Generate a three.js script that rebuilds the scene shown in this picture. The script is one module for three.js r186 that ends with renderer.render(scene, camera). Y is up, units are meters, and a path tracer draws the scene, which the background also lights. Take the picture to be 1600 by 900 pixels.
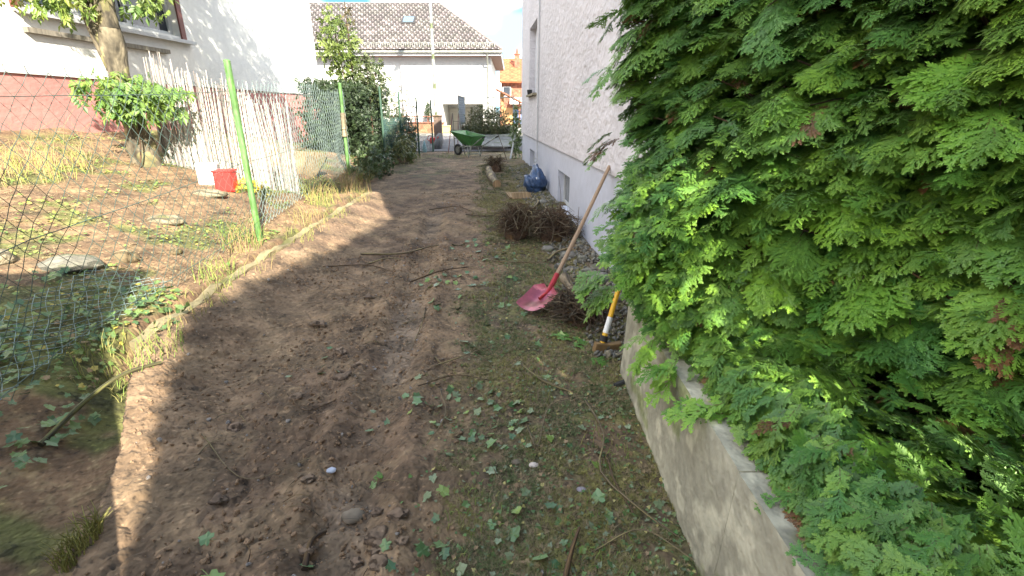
import * as THREE from 'three';
import { mergeGeometries, mergeVertices, toCreasedNormals } from 'three/addons/utils/BufferGeometryUtils.js';

// ---------------------------------------------------------------- camera, sky, sun, exposure
// x right, y up, d = -z forward; units metres
const scene = new THREE.Scene();
const camera = new THREE.PerspectiveCamera(61.93, 1024 / 576, 0.05, 3000);
camera.position.set(0, 1.55, 0);
camera.rotation.x = -20.07 * Math.PI / 180;
scene.add(camera);
const renderer = new THREE.WebGLRenderer({ antialias: true });
renderer.setSize(1024, 576);
renderer.toneMapping = THREE.LinearToneMapping;
renderer.toneMappingExposure = 4.75;
renderer.shadowMap.enabled = true;

const clamp = (x, a = 0, b = 1) => Math.min(b, Math.max(a, x));
const lerp = (a, b, t) => a + (b - a) * t;
const smooth = (a, b, x) => { const t = clamp((x - a) / (b - a)); return t * t * (3 - 2 * t); };
function rngOf(s) { let a = s >>> 0; return () => { a = (a + 0x6D2B79F5) | 0; let t = Math.imul(a ^ (a >>> 15), 1 | a); t = (t + Math.imul(t ^ (t >>> 7), 61 | t)) ^ t; return ((t ^ (t >>> 14)) >>> 0) / 4294967296; }; }
function h3(x, y, z) { let n = Math.imul(x, 374761393) ^ Math.imul(y, 668265263) ^ Math.imul(z, 2147483647 - 1274126177); n = Math.imul(n ^ (n >>> 13), 1274126177); n = Math.imul(n ^ (n >>> 16), 2246822519); return ((n ^ (n >>> 15)) >>> 0) / 4294967296; }
function vnoise(x, y, z = 0, per = 0) {                              // value noise 0..1, periodic in x and y when per > 0
  const ix = Math.floor(x), iy = Math.floor(y), iz = Math.floor(z), fx = x - ix, fy = y - iy, fz = z - iz;
  const u = fx * fx * (3 - 2 * fx), v = fy * fy * (3 - 2 * fy), w = fz * fz * (3 - 2 * fz);
  const m = per ? (a) => ((a % per) + per) % per : (a) => a;
  const c = (i, j, k) => h3(m(ix + i), m(iy + j), iz + k);
  const p = (k) => lerp(lerp(c(0, 0, k), c(1, 0, k), u), lerp(c(0, 1, k), c(1, 1, k), u), v);
  return fz === 0 ? p(0) : lerp(p(0), p(1), w);
}
function fbm(x, y, z = 0, oct = 4, per = 0) { let a = 0, s = 0.5, t = 0; for (let i = 0; i < oct; i++) { a += s * vnoise(x, y, z + i * 7, per); t += s; x *= 2; y *= 2; if (z % 1) z *= 2; per *= 2; s *= 0.5; } return a / t; }

const SUN_HEAD = 24 * Math.PI / 180, SUN_EL = 34 * Math.PI / 180;     // light travels 24 degrees left of straight ahead
const sunDir = new THREE.Vector3(Math.sin(SUN_HEAD) * Math.cos(SUN_EL), Math.sin(SUN_EL), Math.cos(SUN_HEAD) * Math.cos(SUN_EL));
{
  const W = 1024, H = 512, data = new Float32Array(W * H * 4);
  for (let j = 0; j < H; j++) for (let i = 0; i < W; i++) {
    const el = ((j + 0.5) / H - 0.5) * Math.PI, az = ((i + 0.5) / W - 0.5) * 2 * Math.PI;
    const x = Math.cos(el) * Math.cos(az), y = Math.sin(el), z = Math.cos(el) * Math.sin(az);
    const up = clamp(y), k = Math.pow(1 - up, 3);
    let r = lerp(0.06, 0.075, k), g = lerp(0.15, 0.20, k), b = lerp(0.30, 0.245, k);
    const q = 1 / (up + 0.22);                                         // flat cloud deck seen in perspective
    const n = fbm(x * q * 2.1 + 11.47, z * q * 2.1 + 2.46, 0.37 + y * 0.8, 5);
    const c = smooth(0.435, 0.54, n);
    const cb = lerp(0.74, 1.12, smooth(0.44, 0.72, n));
    r = lerp(r, cb, c); g = lerp(g, cb * 0.995, c); b = lerp(b, cb * 0.99, c);
    if (y < 0) { const t = smooth(0, -0.08, y); r = lerp(r, 0.16, t); g = lerp(g, 0.14, t); b = lerp(b, 0.11, t); }
    const o = (j * W + i) * 4; data[o] = r; data[o + 1] = g; data[o + 2] = b; data[o + 3] = 1;
  }
  const t = new THREE.DataTexture(data, W, H, THREE.RGBAFormat, THREE.FloatType);
  t.mapping = THREE.EquirectangularReflectionMapping; t.magFilter = THREE.LinearFilter; t.minFilter = THREE.LinearFilter; t.wrapS = THREE.RepeatWrapping; t.needsUpdate = true;
  scene.background = t; scene.environment = t;
}
const sun = new THREE.DirectionalLight(new THREE.Color(1, 0.91, 0.77), 4.2);
sun.position.copy(sunDir).multiplyScalar(60); sun.target.position.set(-2, 0, -10); sun.position.add(sun.target.position);
sun.castShadow = true; sun.shadow.mapSize.set(4096, 4096); sun.shadow.radius = 1;
Object.assign(sun.shadow.camera, { left: -30, right: 30, top: 30, bottom: -30, near: 1, far: 150 });
scene.add(sun, sun.target);

// ---------------------------------------------------------------- helpers
const names = new Map();
function numbered(n) { const k = names.get(n) ?? 0; names.set(n, k + 1); return k ? `${n}_${String(k).padStart(3, '0')}` : n; }
function tag(o, label, category, group, kind) { if (label) o.userData.label = label; if (category) o.userData.category = category; if (group) o.userData.group = group; if (kind) o.userData.kind = kind; return o; }
function thing(name, label, category, x = 0, y = 0, d = 0, turn = 0, group) { const o = new THREE.Group(); o.name = numbered(name); o.position.set(x, y, -d); o.rotation.y = turn; scene.add(o); return tag(o, label, category, group); }
const V = (x, y, d) => new THREE.Vector3(x, y, -d);
const UPV = new THREE.Vector3(0, 1, 0);
function planarUV(g) {                                                // uv in metres from the dominant face direction
  const p = g.attributes.position, n = g.attributes.normal, uv = new Float32Array(p.count * 2);
  for (let i = 0; i < p.count; i++) {
    const ax = Math.abs(n.getX(i)), ay = Math.abs(n.getY(i)), az = Math.abs(n.getZ(i));
    let u, v; if (ay >= ax && ay >= az) { u = p.getX(i); v = p.getZ(i); } else if (ax >= az) { u = p.getZ(i); v = p.getY(i); } else { u = p.getX(i); v = p.getY(i); }
    uv[2 * i] = u; uv[2 * i + 1] = v;
  }
  g.setAttribute('uv', new THREE.BufferAttribute(uv, 2)); return g;
}
function G(list, keepUV) {
  list = Array.isArray(list) ? list : [list];
  const out = list.map((g) => { const q = g.index ? g.toNonIndexed() : g; for (const k of Object.keys(q.attributes)) if (!['position', 'normal', 'uv'].includes(k)) q.deleteAttribute(k); if (!q.attributes.uv) q.setAttribute('uv', new THREE.BufferAttribute(new Float32Array(q.attributes.position.count * 2), 2)); return q; });
  const m = out.length === 1 ? out[0] : mergeGeometries(out); return keepUV ? m : planarUV(m);
}
function mesh(name, list, m, parent = scene, keepUV = false) {
  const g = list.isBufferGeometry && list.userData.done ? list : G(list, keepUV); const o = new THREE.Mesh(g, m);
  o.name = parent === scene ? numbered(name) : name; o.castShadow = o.receiveShadow = true; parent.add(o); return o;
}
function box(x0, x1, y0, y1, d0, d1) { const g = new THREE.BoxGeometry(Math.abs(x1 - x0), Math.abs(y1 - y0), Math.abs(d1 - d0)); g.translate((x0 + x1) / 2, (y0 + y1) / 2, -(d0 + d1) / 2); return g; }
function cbox(w, h, l, b = 0.01) {                                    // chamfered box centred on the origin
  const s = new THREE.Shape(); const a = w / 2 - b, c = h / 2 - b; s.moveTo(-a, -c); s.lineTo(a, -c); s.lineTo(a, c); s.lineTo(-a, c); s.closePath();
  const g = new THREE.ExtrudeGeometry(s, { depth: l - 2 * b, bevelEnabled: true, bevelSize: b, bevelThickness: b, bevelSegments: 1, steps: 1 }); g.translate(0, 0, -(l / 2 - b)); return g;
}
function prism(pts, y0, y1) {                                         // footprint [[x,d]...] pulled up
  const s = new THREE.Shape(); pts.forEach(([x, d], i) => i ? s.lineTo(x, d) : s.moveTo(x, d)); s.closePath();
  const g = new THREE.ExtrudeGeometry(s, { depth: y1 - y0, bevelEnabled: false }); g.rotateX(-Math.PI / 2); g.translate(0, y0, 0); return g;
}
function tube(pts, r0, r1 = r0, sides = 6, cap = true) {              // tapered tube through points
  const P = pts, n = P.length, pos = [], nor = [], uv = [], idx = []; let ref = new THREE.Vector3(0.31, 0.2, 0.93), len = 0;
  for (let i = 0; i < n; i++) {
    const t = new THREE.Vector3().subVectors(P[Math.min(n - 1, i + 1)], P[Math.max(0, i - 1)]).normalize();
    if (Math.abs(t.dot(ref)) > 0.97) ref = new THREE.Vector3(0.93, 0.1, -0.3);
    const a = new THREE.Vector3().crossVectors(t, ref).normalize(), b = new THREE.Vector3().crossVectors(t, a); ref = new THREE.Vector3().crossVectors(a, t);
    const r = typeof r0 === 'function' ? r0(i / (n - 1)) : lerp(r0, r1, i / (n - 1)); if (i) len += P[i].distanceTo(P[i - 1]);
    for (let k = 0; k <= sides; k++) { const th = (k / sides) * 2 * Math.PI, c = Math.cos(th), s = Math.sin(th), v = new THREE.Vector3().addScaledVector(a, c).addScaledVector(b, s); nor.push(v.x, v.y, v.z); pos.push(P[i].x + v.x * r, P[i].y + v.y * r, P[i].z + v.z * r); uv.push(k / sides, len); }
  }
  for (let i = 0; i < n - 1; i++) for (let k = 0; k < sides; k++) { const a = i * (sides + 1) + k, b = a + sides + 1; idx.push(a, a + 1, b, b, a + 1, b + 1); }
  if (cap) for (const [row, f] of [[0, 1], [n - 1, -1]]) { const c = pos.length / 3, t = new THREE.Vector3().subVectors(P[row ? n - 1 : 1], P[row ? n - 2 : 0]).normalize().multiplyScalar(-f); for (let k = 0; k <= sides; k++) { const o = (row * (sides + 1) + k) * 3; pos.push(pos[o], pos[o + 1], pos[o + 2]); nor.push(t.x, t.y, t.z); uv.push(0, 0); } pos.push(P[row].x, P[row].y, P[row].z); nor.push(t.x, t.y, t.z); uv.push(0, 0); for (let k = 0; k < sides; k++) f < 0 ? idx.push(c + k, c + k + 1, c + sides + 1) : idx.push(c + k + 1, c + k, c + sides + 1); }
  const g = new THREE.BufferGeometry(); g.setAttribute('position', new THREE.Float32BufferAttribute(pos, 3)); g.setAttribute('normal', new THREE.Float32BufferAttribute(nor, 3)); g.setAttribute('uv', new THREE.Float32BufferAttribute(uv, 2)); g.setIndex(idx); return g;
}
function curve(pts, n) { return new THREE.CatmullRomCurve3(pts).getPoints(n); }
function triGeo(pos, normals) { const g = new THREE.BufferGeometry(); g.setAttribute('position', new THREE.Float32BufferAttribute(pos, 3)); g.computeVertexNormals(); g.setAttribute('uv', new THREE.BufferAttribute(new Float32Array(pos.length / 3 * 2), 2)); return g; }
function rock(seed, sx, sy, sz, det = 3, rough = 0.35) {               // lumpy stone resting near y = 0
  const g = mergeVertices(new THREE.IcosahedronGeometry(1, det).deleteAttribute('normal').deleteAttribute('uv')), p = g.attributes.position;
  for (let i = 0; i < p.count; i++) { const x = p.getX(i), y = p.getY(i), z = p.getZ(i); const k = 1 + rough * (fbm(x * 1.3 + seed * 3.1 + 20, y * 1.3 + 20, z * 1.3 + 20.5 + seed, 3) - 0.5) * 2; p.setXYZ(i, x * k * sx, Math.max(-0.45, y * k) * sy, z * k * sz); }
  g.computeVertexNormals(); return g;
}
// ---------------------------------------------------------------- procedural textures
function tex(size, fn, rx = 1, ry = rx, srgb = true) {
  const d = new Uint8Array(size * size * 4);
  for (let j = 0; j < size; j++) for (let i = 0; i < size; i++) { const c = fn(i / size, j / size), o = (j * size + i) * 4; d[o] = clamp(c[0]) * 255; d[o + 1] = clamp(c[1] ?? c[0]) * 255; d[o + 2] = clamp(c[2] ?? c[0]) * 255; d[o + 3] = 255; }
  const t = new THREE.DataTexture(d, size, size); t.wrapS = t.wrapT = THREE.RepeatWrapping; t.magFilter = THREE.LinearFilter; t.minFilter = THREE.LinearMipmapLinearFilter; t.generateMipmaps = true; t.repeat.set(rx, ry); if (srgb) t.colorSpace = THREE.SRGBColorSpace; t.needsUpdate = true; return t;
}
const grain = (u, v, f, o = 4) => fbm(u * f, v * f, 0, o, f);
const T = {
  soil: tex(512, (u, v) => { const a = grain(u, v, 6, 6), b = grain(u + 0.37, v + 0.11, 48, 2), s = b > 0.80 ? 0.16 : b < 0.2 ? -0.14 : 0; const k = 0.50 + 0.62 * a + 0.24 * (b - 0.5) + s; return [k, k * 0.985, k * 0.97]; }, 0.9),
  soilBump: tex(512, (u, v) => [0.55 * grain(u, v, 10, 5) + 0.45 * grain(u + 0.3, v, 56, 2)], 1.1, 1.1, false),
  plaster: tex(512, (u, v) => { const s = grain(u * 1, v, 26, 3), w = fbm(u * 20 + 3 * grain(u, v, 6, 2), v * 44, 0, 3, 0); return [clamp(0.5 + 1.6 * (0.55 * s + 0.45 * w - 0.5))]; }, 0.55, 0.55, false),
  plasterCol: tex(256, (u, v) => { const k = 0.93 + 0.09 * (grain(u, v, 4, 5) - 0.5) + 0.05 * (grain(u, v, 32, 2) - 0.5); return [k, k, k]; }, 0.5),
  fine: tex(256, (u, v) => [grain(u, v, 24, 3)], 3, 3, false),
  concrete: tex(512, (u, v) => { const a = grain(u, v, 4, 5), b = grain(u + 0.5, v, 14, 4), st = smooth(0.48, 0.68, b), m = smooth(0.55, 0.7, grain(u, v + 0.4, 6, 5)); let k = 0.62 + 0.30 * a + 0.15 * st + 0.16 * (grain(u + 0.2, v + 0.7, 40, 3) - 0.5); return [k - 0.12 * m, k - 0.08 * m, k * 0.95 - 0.20 * m]; }, 0.8),
  asphalt: tex(256, (u, v) => { const k = 0.8 + 0.3 * (grain(u, v, 8, 4) - 0.5) + 0.35 * (grain(u, v, 64, 1) - 0.5); return [k]; }, 0.8),
  bark: tex(512, (u, v) => { const a = fbm(u * 10 + 2 * grain(u, v, 4, 3), v * 4, 0, 4, 0), b = grain(u, v, 24, 3), l = smooth(0.56, 0.64, grain(u + 0.2, v + 0.1, 5, 5)); const k = 0.45 + 0.75 * (a - 0.3) + 0.25 * (b - 0.5); return [k + 0.22 * l, k + 0.24 * l, k * 0.95 + 0.12 * l]; }, 1.0, 1.0),
  barkBump: tex(256, (u, v) => [fbm(u * 12 + 2 * grain(u, v, 4, 3), v * 4, 0, 4, 0)], 1, 1, false),
  wood: tex(256, (u, v) => { const a = fbm(u * 30, v * 2.0, 0, 3, 0), k = 0.72 + 0.4 * (a - 0.4); return [k, k * 0.97, k * 0.92]; }, 2, 1),
  tile: tex(512, (u, v) => { const b = grain(u, v, 20, 3), l = smooth(0.60, 0.72, grain(u + 0.4, v, 28, 3)), k = 0.62 + 0.5 * (grain(u, v, 5, 4) - 0.5) + 0.25 * (b - 0.5); return [k + 0.45 * l, k + 0.46 * l, k + 0.46 * l]; }, 0.25),
};
function mat(r, g, b, o = {}) { const m = new (o.transmission || o.clearcoat || o.sheen ? THREE.MeshPhysicalMaterial : THREE.MeshStandardMaterial)({ roughness: 0.9, side: THREE.DoubleSide, ...o }); m.color.setRGB(r, g, b); return m; }
const M = {
  white: mat(0.78, 0.77, 0.74, { map: T.plasterCol, bumpMap: T.plaster, bumpScale: 0.004 }),
  red: mat(0.50, 0.215, 0.19, { map: T.plasterCol, bumpMap: T.plaster, bumpScale: 0.006 }),
  rightWall: mat(0.66, 0.63, 0.655, { map: T.plasterCol, bumpMap: T.plaster, bumpScale: 0.016 }),
  plinth: mat(0.55, 0.57, 0.66, { map: T.plasterCol, bumpMap: T.fine, bumpScale: 0.002, roughness: 0.8 }),
  concrete: mat(0.58, 0.555, 0.48, { map: T.concrete, bumpMap: T.soilBump, bumpScale: 0.008 }),
  kerb: mat(0.33, 0.28, 0.17, { map: T.concrete, bumpMap: T.soilBump, bumpScale: 0.01 }),
  asphalt: mat(0.13, 0.13, 0.14, { map: T.asphalt, bumpMap: T.soilBump, bumpScale: 0.004 }),
  paving: mat(0.36, 0.36, 0.37, { map: T.concrete }),
  bark: mat(0.30, 0.255, 0.19, { map: T.bark, bumpMap: T.barkBump, bumpScale: 0.03 }),
  twig: mat(0.16, 0.095, 0.06, { map: T.bark }),
  paleTwig: mat(0.36, 0.28, 0.19, { map: T.bark }),
  root: mat(0.20, 0.115, 0.075, { map: T.bark }),
  rootLight: mat(0.28, 0.175, 0.11, { map: T.bark }),
  logBark: mat(0.40, 0.31, 0.225, { map: T.bark, bumpMap: T.barkBump, bumpScale: 0.012 }),
  cutWood: mat(0.52, 0.36, 0.22, { map: T.wood }),
  thujaWood: mat(0.20, 0.105, 0.065, { map: T.bark, bumpMap: T.barkBump, bumpScale: 0.01 }),
  timber: mat(0.55, 0.40, 0.28, { map: T.wood, roughness: 0.65 }),
  boardGrey: mat(0.34, 0.33, 0.30, { map: T.wood }),
  brownFrame: mat(0.16, 0.055, 0.045, { roughness: 0.6 }),
  darkGlass: mat(0.03, 0.035, 0.045, { roughness: 0.08, metalness: 0.0 }),
  frameGrey: mat(0.45, 0.46, 0.47, { roughness: 0.6 }),
  shutter: mat(0.62, 0.64, 0.68, { roughness: 0.5 }),
  dark: mat(0.03, 0.03, 0.03, { roughness: 0.8 }),
  steel: mat(0.42, 0.43, 0.44, { roughness: 0.45, metalness: 0.7 }),
  galv: mat(0.50, 0.51, 0.52, { roughness: 0.5, metalness: 0.5, map: T.concrete }),
  greenPost: mat(0.16, 0.34, 0.12, { roughness: 0.55, map: T.concrete }),
  darkGreenPost: mat(0.04, 0.09, 0.06, { roughness: 0.6 }),
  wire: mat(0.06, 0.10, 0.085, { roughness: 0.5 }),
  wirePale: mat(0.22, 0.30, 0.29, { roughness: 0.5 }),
  barrowGreen: mat(0.075, 0.25, 0.075, { roughness: 0.45, map: T.concrete }),
  rubber: mat(0.025, 0.025, 0.025, { roughness: 0.8 }),
  redPaint: mat(0.56, 0.03, 0.045, { roughness: 0.33, map: T.concrete }),
  pinkWorn: mat(0.62, 0.15, 0.24, { roughness: 0.4, metalness: 0.2, map: T.concrete }),
  redPlastic: mat(0.62, 0.03, 0.025, { roughness: 0.45 }),
  whitePlastic: mat(0.78, 0.78, 0.76, { roughness: 0.5 }),
  yellow: mat(0.75, 0.42, 0.02, { roughness: 0.4 }),
  rusty: mat(0.34, 0.21, 0.10, { roughness: 0.75, map: T.concrete }),
  bluePlastic: mat(0.055, 0.11, 0.27, { roughness: 0.38, map: T.concrete }),
  cardboard: mat(0.42, 0.31, 0.19, { map: T.wood }),
  tile: mat(0.40, 0.345, 0.32, { map: T.tile }),
  orangeTile: mat(0.58, 0.17, 0.07, { map: T.soil }),
  ochre: mat(0.55, 0.30, 0.13, { map: T.plasterCol }),
  brick: mat(0.42, 0.17, 0.11, { map: T.soil }),
  stoneWarm: mat(0.36, 0.31, 0.23, { map: T.concrete, bumpMap: T.soilBump, bumpScale: 0.02 }),
  stoneGrey: mat(0.24, 0.23, 0.20, { map: T.concrete, bumpMap: T.soilBump, bumpScale: 0.02 }),
  slab: mat(0.27, 0.205, 0.125, { map: T.concrete, bumpMap: T.soilBump, bumpScale: 0.01 }),
  reed: [mat(0.70, 0.70, 0.70, { map: T.wood }), mat(0.58, 0.58, 0.58, { map: T.wood }), mat(0.78, 0.79, 0.81, { map: T.wood }), mat(0.34, 0.33, 0.34, { map: T.wood })],
  leafy: mat(1, 1, 1, { roughness: 0.55, transmission: 0.3, thickness: 0 }),
  dry: mat(1, 1, 1, { roughness: 0.9 }),
};
// ---------------------------------------------------------------- lie of the land
function poly(tab, d) { if (d <= tab[0][0]) return tab[0][1]; for (let i = 1; i < tab.length; i++) if (d <= tab[i][0]) { const [a, p] = tab[i - 1], [b, q] = tab[i]; return lerp(p, q, (d - a) / (b - a)); } return tab[tab.length - 1][1]; }
const rise = (d) => 0.28 * smooth(1.0, 17, d) ;
const KERB = [[-5, -1.25], [1.0, -1.45], [1.8, -1.8], [2.7, -2.36], [4.3, -2.42], [8.2, -2.38], [8.6, -2.95], [12, -3.05], [17, -3.3]];
const kerbX = (d) => poly(KERB, d);
const wallX = (d) => 0.98 - 0.0664 * (d - 4.4);                        // face of the house on the right
const bumpN = (x, d) => fbm(x * 1.7 + 40, d * 1.7 + 40, 0, 3) - 0.5;
function groundY(x, d, fine = true) {
  if (d > 17.2) return 0.28 - 0.02 * smooth(17.2, 17.6, d);
  const r = rise(d), k = kerbX(d); let y;
  if (x < k) {                                                         // garden, sloping up to the house on the left
    const w = k - x, gd = smooth(15.5, 11, d);
    const near = smooth(1.6, 2.9, d);
    y = r + lerp(0.10, 0.22, near) * smooth(0, lerp(0.7, 0.12, near), w) + lerp(0.06, 0.205, gd) * Math.max(0, w - 0.15) * smooth(-1, 2.5, d);
    y = Math.min(y, 1.28 + 0.02 * w);
    if (fine) y += 0.09 * bumpN(x, d) * smooth(0.1, 0.8, w) + 0.03 * (fbm(x * 6 + 9, d * 6 + 3, 0, 3) - 0.5);
  } else {
    const w = x - k, hasKerb = smooth(8.5, 8.2, d);
    y = r + 0.17 * smooth(0.6, 0.02, w + 0.12 * bumpN(x * 2, d * 2)) * hasKerb * smooth(0.8, 2.6, d);
    const rx = -0.70 - 0.085 * (d - 1.9), rw = Math.abs(x - rx);        // wheel rut
    const rx2 = -1.75 - 0.04 * (d - 1.9), rw2 = Math.abs(x - rx2);
    const rut = smooth(0.17, 0.06, rw) * smooth(9, 6, d), rut2 = smooth(0.2, 0.08, rw2) * 0.5 * smooth(9, 6, d);
    y -= 0.035 * rut + 0.02 * rut2; y += 0.025 * smooth(0.1, 0.0, Math.abs(rw - 0.21)) * smooth(9, 6, d);
    if (fine) {
      y += 0.011 * rut * Math.sin((d + 0.5 * Math.abs(x - rx)) * 2 * Math.PI / 0.13 + 3 * bumpN(x, d)) * smooth(0.42, 0.55, fbm(d * 1.2, 3, 0, 2));
      y += 0.12 * bumpN(x, d) * smooth(0, 0.3, w) * 0.7;
      const loose = smooth(0.40, 0.62, fbm(x * 1.1 + 3, d * 0.9 + 8, 0, 3)) * (1 - rut * 0.8);
      y += (0.012 + 0.020 * loose) * (fbm(x * 9 + 2, d * 9 + 5, 0, 4) - 0.5) + (0.006 + 0.018 * loose) * (fbm(x * 30 + 7, d * 30, 0, 2) - 0.5);
      const cr = Math.abs(fbm(x * 3.3 + 14, d * 3.3 + 2, 0, 3) - 0.5);  // torn edges and cracks
      y -= 0.018 * smooth(0.02, 0.0, cr) * (1 - moss(x, d));
      y += 0.012 * moss(x, d) * (fbm(x * 22, d * 22 + 6, 0, 3) - 0.3);
    }
    y += 0.05 * smooth(0.45, 0.1, wallX(d) - x) * smooth(2.6, 3.2, d) * smooth(14.6, 13, d);
  }
  return y;
}
function moss(x, d) {                                                  // how much moss and turf covers the right of the path
  const e = -0.36 - 0.1 * Math.max(0, d - 6) + 0.55 * (fbm(x * 1.3 + 70, d * 1.3 + 12, 0, 3) - 0.5);
  let m = smooth(e - 0.12, e + 0.3, x) * smooth(0.22, 0.42, fbm(x * 2.1 + 5, d * 2.1 + 31, 0, 4));
  m *= lerp(1, 0.75, smooth(5, 9, d)); m = Math.max(m, smooth(0.55, 0.66, fbm(x * 1.5 + 50, d * 0.9 + 20, 0, 3)) * smooth(6, 12, d) * 0.9);
  return clamp(m);
}
function axis(parts) { const o = []; for (const [a, b, s] of parts) { const n = Math.max(1, Math.round(Math.abs(b - a) / s)); for (let i = 0; i < n; i++) o.push(a + (b - a) * i / n); } o.push(parts[parts.length - 1][1]); return o; }
{
  const xs = axis([[-900, -60, 120], [-60, -12, 6], [-12, -5.5, 0.3], [-5.5, -2.9, 0.05], [-2.9, 1.0, 0.0135], [1.0, 3, 0.15], [3, 12, 1.5], [12, 60, 8], [60, 900, 120]]);
  const ds = axis([[-400, -30, 60], [-30, -3, 3], [-3, 0.6, 0.12], [0.6, 4.2, 0.0135], [4.2, 8.6, 0.025], [8.6, 17.6, 0.06], [17.6, 60, 3], [60, 1500, 120]]);
  const nx = xs.length, nd = ds.length, pos = new Float32Array(nx * nd * 3), col = new Float32Array(nx * nd * 3), uv = new Float32Array(nx * nd * 2), idx = [];
  for (let j = 0; j < nd; j++) for (let i = 0; i < nx; i++) {
    const x = xs[i], d = ds[j], o = (j * nx + i); pos[o * 3] = x; pos[o * 3 + 1] = groundY(x, d); pos[o * 3 + 2] = -d; uv[o * 2] = x + 0.13 * fbm(x * 0.7 + 30, d * 0.7 + 60, 0, 2); uv[o * 2 + 1] = d;
    const a = fbm(x * 0.9 + 21, d * 0.9 + 17, 0, 4), b = fbm(x * 5 + 1, d * 5 + 9, 0, 4), f = fbm(x * 26 + 4, d * 26 + 2, 0, 3);
    let c = [0.275, 0.190, 0.116];                                      // brown loam
    const mixc = (q, t) => { c = c.map((v, n) => lerp(v, q[n], t)); };
    mixc([0.205, 0.139, 0.088], smooth(0.45, 0.62, a)); mixc([0.30, 0.215, 0.13], smooth(0.52, 0.66, b) * 0.7);
    if (x > kerbX(d)) {
      const rx = -0.70 - 0.085 * (d - 1.9); mixc([0.245, 0.19, 0.14], smooth(0.17, 0.05, Math.abs(x - rx) + 0.12 * (b - 0.5)) * 0.75 * smooth(9, 6, d) * smooth(0.36, 0.5, fbm(d * 1.7 + 3, x, 0, 3)));
      const m = moss(x, d); mixc(b > 0.53 ? [0.155, 0.155, 0.055] : [0.130, 0.120, 0.058], m * smooth(0.30, 0.60, f * 0.5 + b * 0.5) * 0.95); mixc([0.14, 0.105, 0.07], m * smooth(0.5, 0.4, f) * 0.6);
    } else {                                                            // garden floor: loam, straw, thin weeds
      mixc([0.245, 0.155, 0.085], 0.8); mixc([0.32, 0.24, 0.13], smooth(0.52, 0.64, f) * 0.6); mixc([0.15, 0.18, 0.045], smooth(0.50, 0.60, fbm(x * 2.2 + 60, d * 2.2 + 7, 0, 4)) * 0.8);
    }
    if (d > 17.5 || x > 1.6) mixc([0.2, 0.19, 0.16], 0.8);
    const s = 0.86 + 0.28 * f; col[o * 3] = c[0] * s; col[o * 3 + 1] = c[1] * s; col[o * 3 + 2] = c[2] * s;
  }
  for (let j = 0; j < nd - 1; j++) for (let i = 0; i < nx - 1; i++) { const a = j * nx + i; idx.push(a, a + 1, a + nx, a + 1, a + nx + 1, a + nx); }
  const g = new THREE.BufferGeometry(); g.setAttribute('position', new THREE.BufferAttribute(pos, 3)); g.setAttribute('color', new THREE.BufferAttribute(col, 3)); g.setAttribute('uv', new THREE.BufferAttribute(uv, 2)); g.setIndex(idx); g.computeVertexNormals();
  const m = mat(1, 1, 1, { map: T.soil, bumpMap: T.soilBump, bumpScale: 0.022, vertexColors: true, roughness: 0.96 });
  const o = new THREE.Mesh(g, m); o.name = 'ground'; o.castShadow = o.receiveShadow = true; scene.add(o); tag(o, 'bare trampled earth path with mossy right side and sloping garden', null, null, 'structure');
}
// street behind the path
tag(mesh('street', [box(-60, 60, 0.2, 0.29, 17.4, 29.2)], M.asphalt), 'grey asphalt street crossing behind the path', null, null, 'structure');
tag(mesh('pavement', [box(-60, 60, 0.2, 0.40, 29.2, 60)], M.paving), 'pale pavement and yard in front of the white house', null, null, 'structure');
console.log('ground done');
// ---------------------------------------------------------------- buildings
function wallGeo(d0, d1, y0, y1, x0, x1, holes = []) {                  // wall along d with openings [da, db, ya, yb]
  const s = new THREE.Shape(); s.moveTo(d0, y0); s.lineTo(d1, y0); s.lineTo(d1, y1); s.lineTo(d0, y1); s.closePath();
  for (const [a, b, c, e] of holes) { const h = new THREE.Path(); h.moveTo(a, c); h.lineTo(a, e); h.lineTo(b, e); h.lineTo(b, c); h.closePath(); s.holes.push(h); }
  const g = new THREE.ExtrudeGeometry(s, { depth: x1 - x0, bevelEnabled: false }); g.rotateY(Math.PI / 2); g.translate(x0, 0, 0); return g;
}
function wallX2(x0, x1, y0, y1, d0, d1, holes = []) {                   // wall along x
  const s = new THREE.Shape(); s.moveTo(x0, y0); s.lineTo(x1, y0); s.lineTo(x1, y1); s.lineTo(x0, y1); s.closePath();
  for (const [a, b, c, e] of holes) { const h = new THREE.Path(); h.moveTo(a, c); h.lineTo(a, e); h.lineTo(b, e); h.lineTo(b, c); h.closePath(); s.holes.push(h); }
  const g = new THREE.ExtrudeGeometry(s, { depth: d1 - d0, bevelEnabled: false }); g.translate(0, 0, -d1); return g;
}
function slabQuad(a, b, c, d, th) {                                     // thick quad from four corners
  const n = new THREE.Vector3().subVectors(b, a).cross(new THREE.Vector3().subVectors(d, a)).normalize().multiplyScalar(th), q = [a, b, c, d], t = q.map((v) => v.clone().add(n)), p = [];
  const f = (...v) => { for (const i of [0, 1, 2, 0, 2, 3]) p.push(v[i].x, v[i].y, v[i].z); };
  f(t[0], t[1], t[2], t[3]); f(q[3], q[2], q[1], q[0]); for (let i = 0; i < 4; i++) { const j = (i + 1) % 4; f(q[i], q[j], t[j], t[i]); } return triGeo(p);
}
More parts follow.
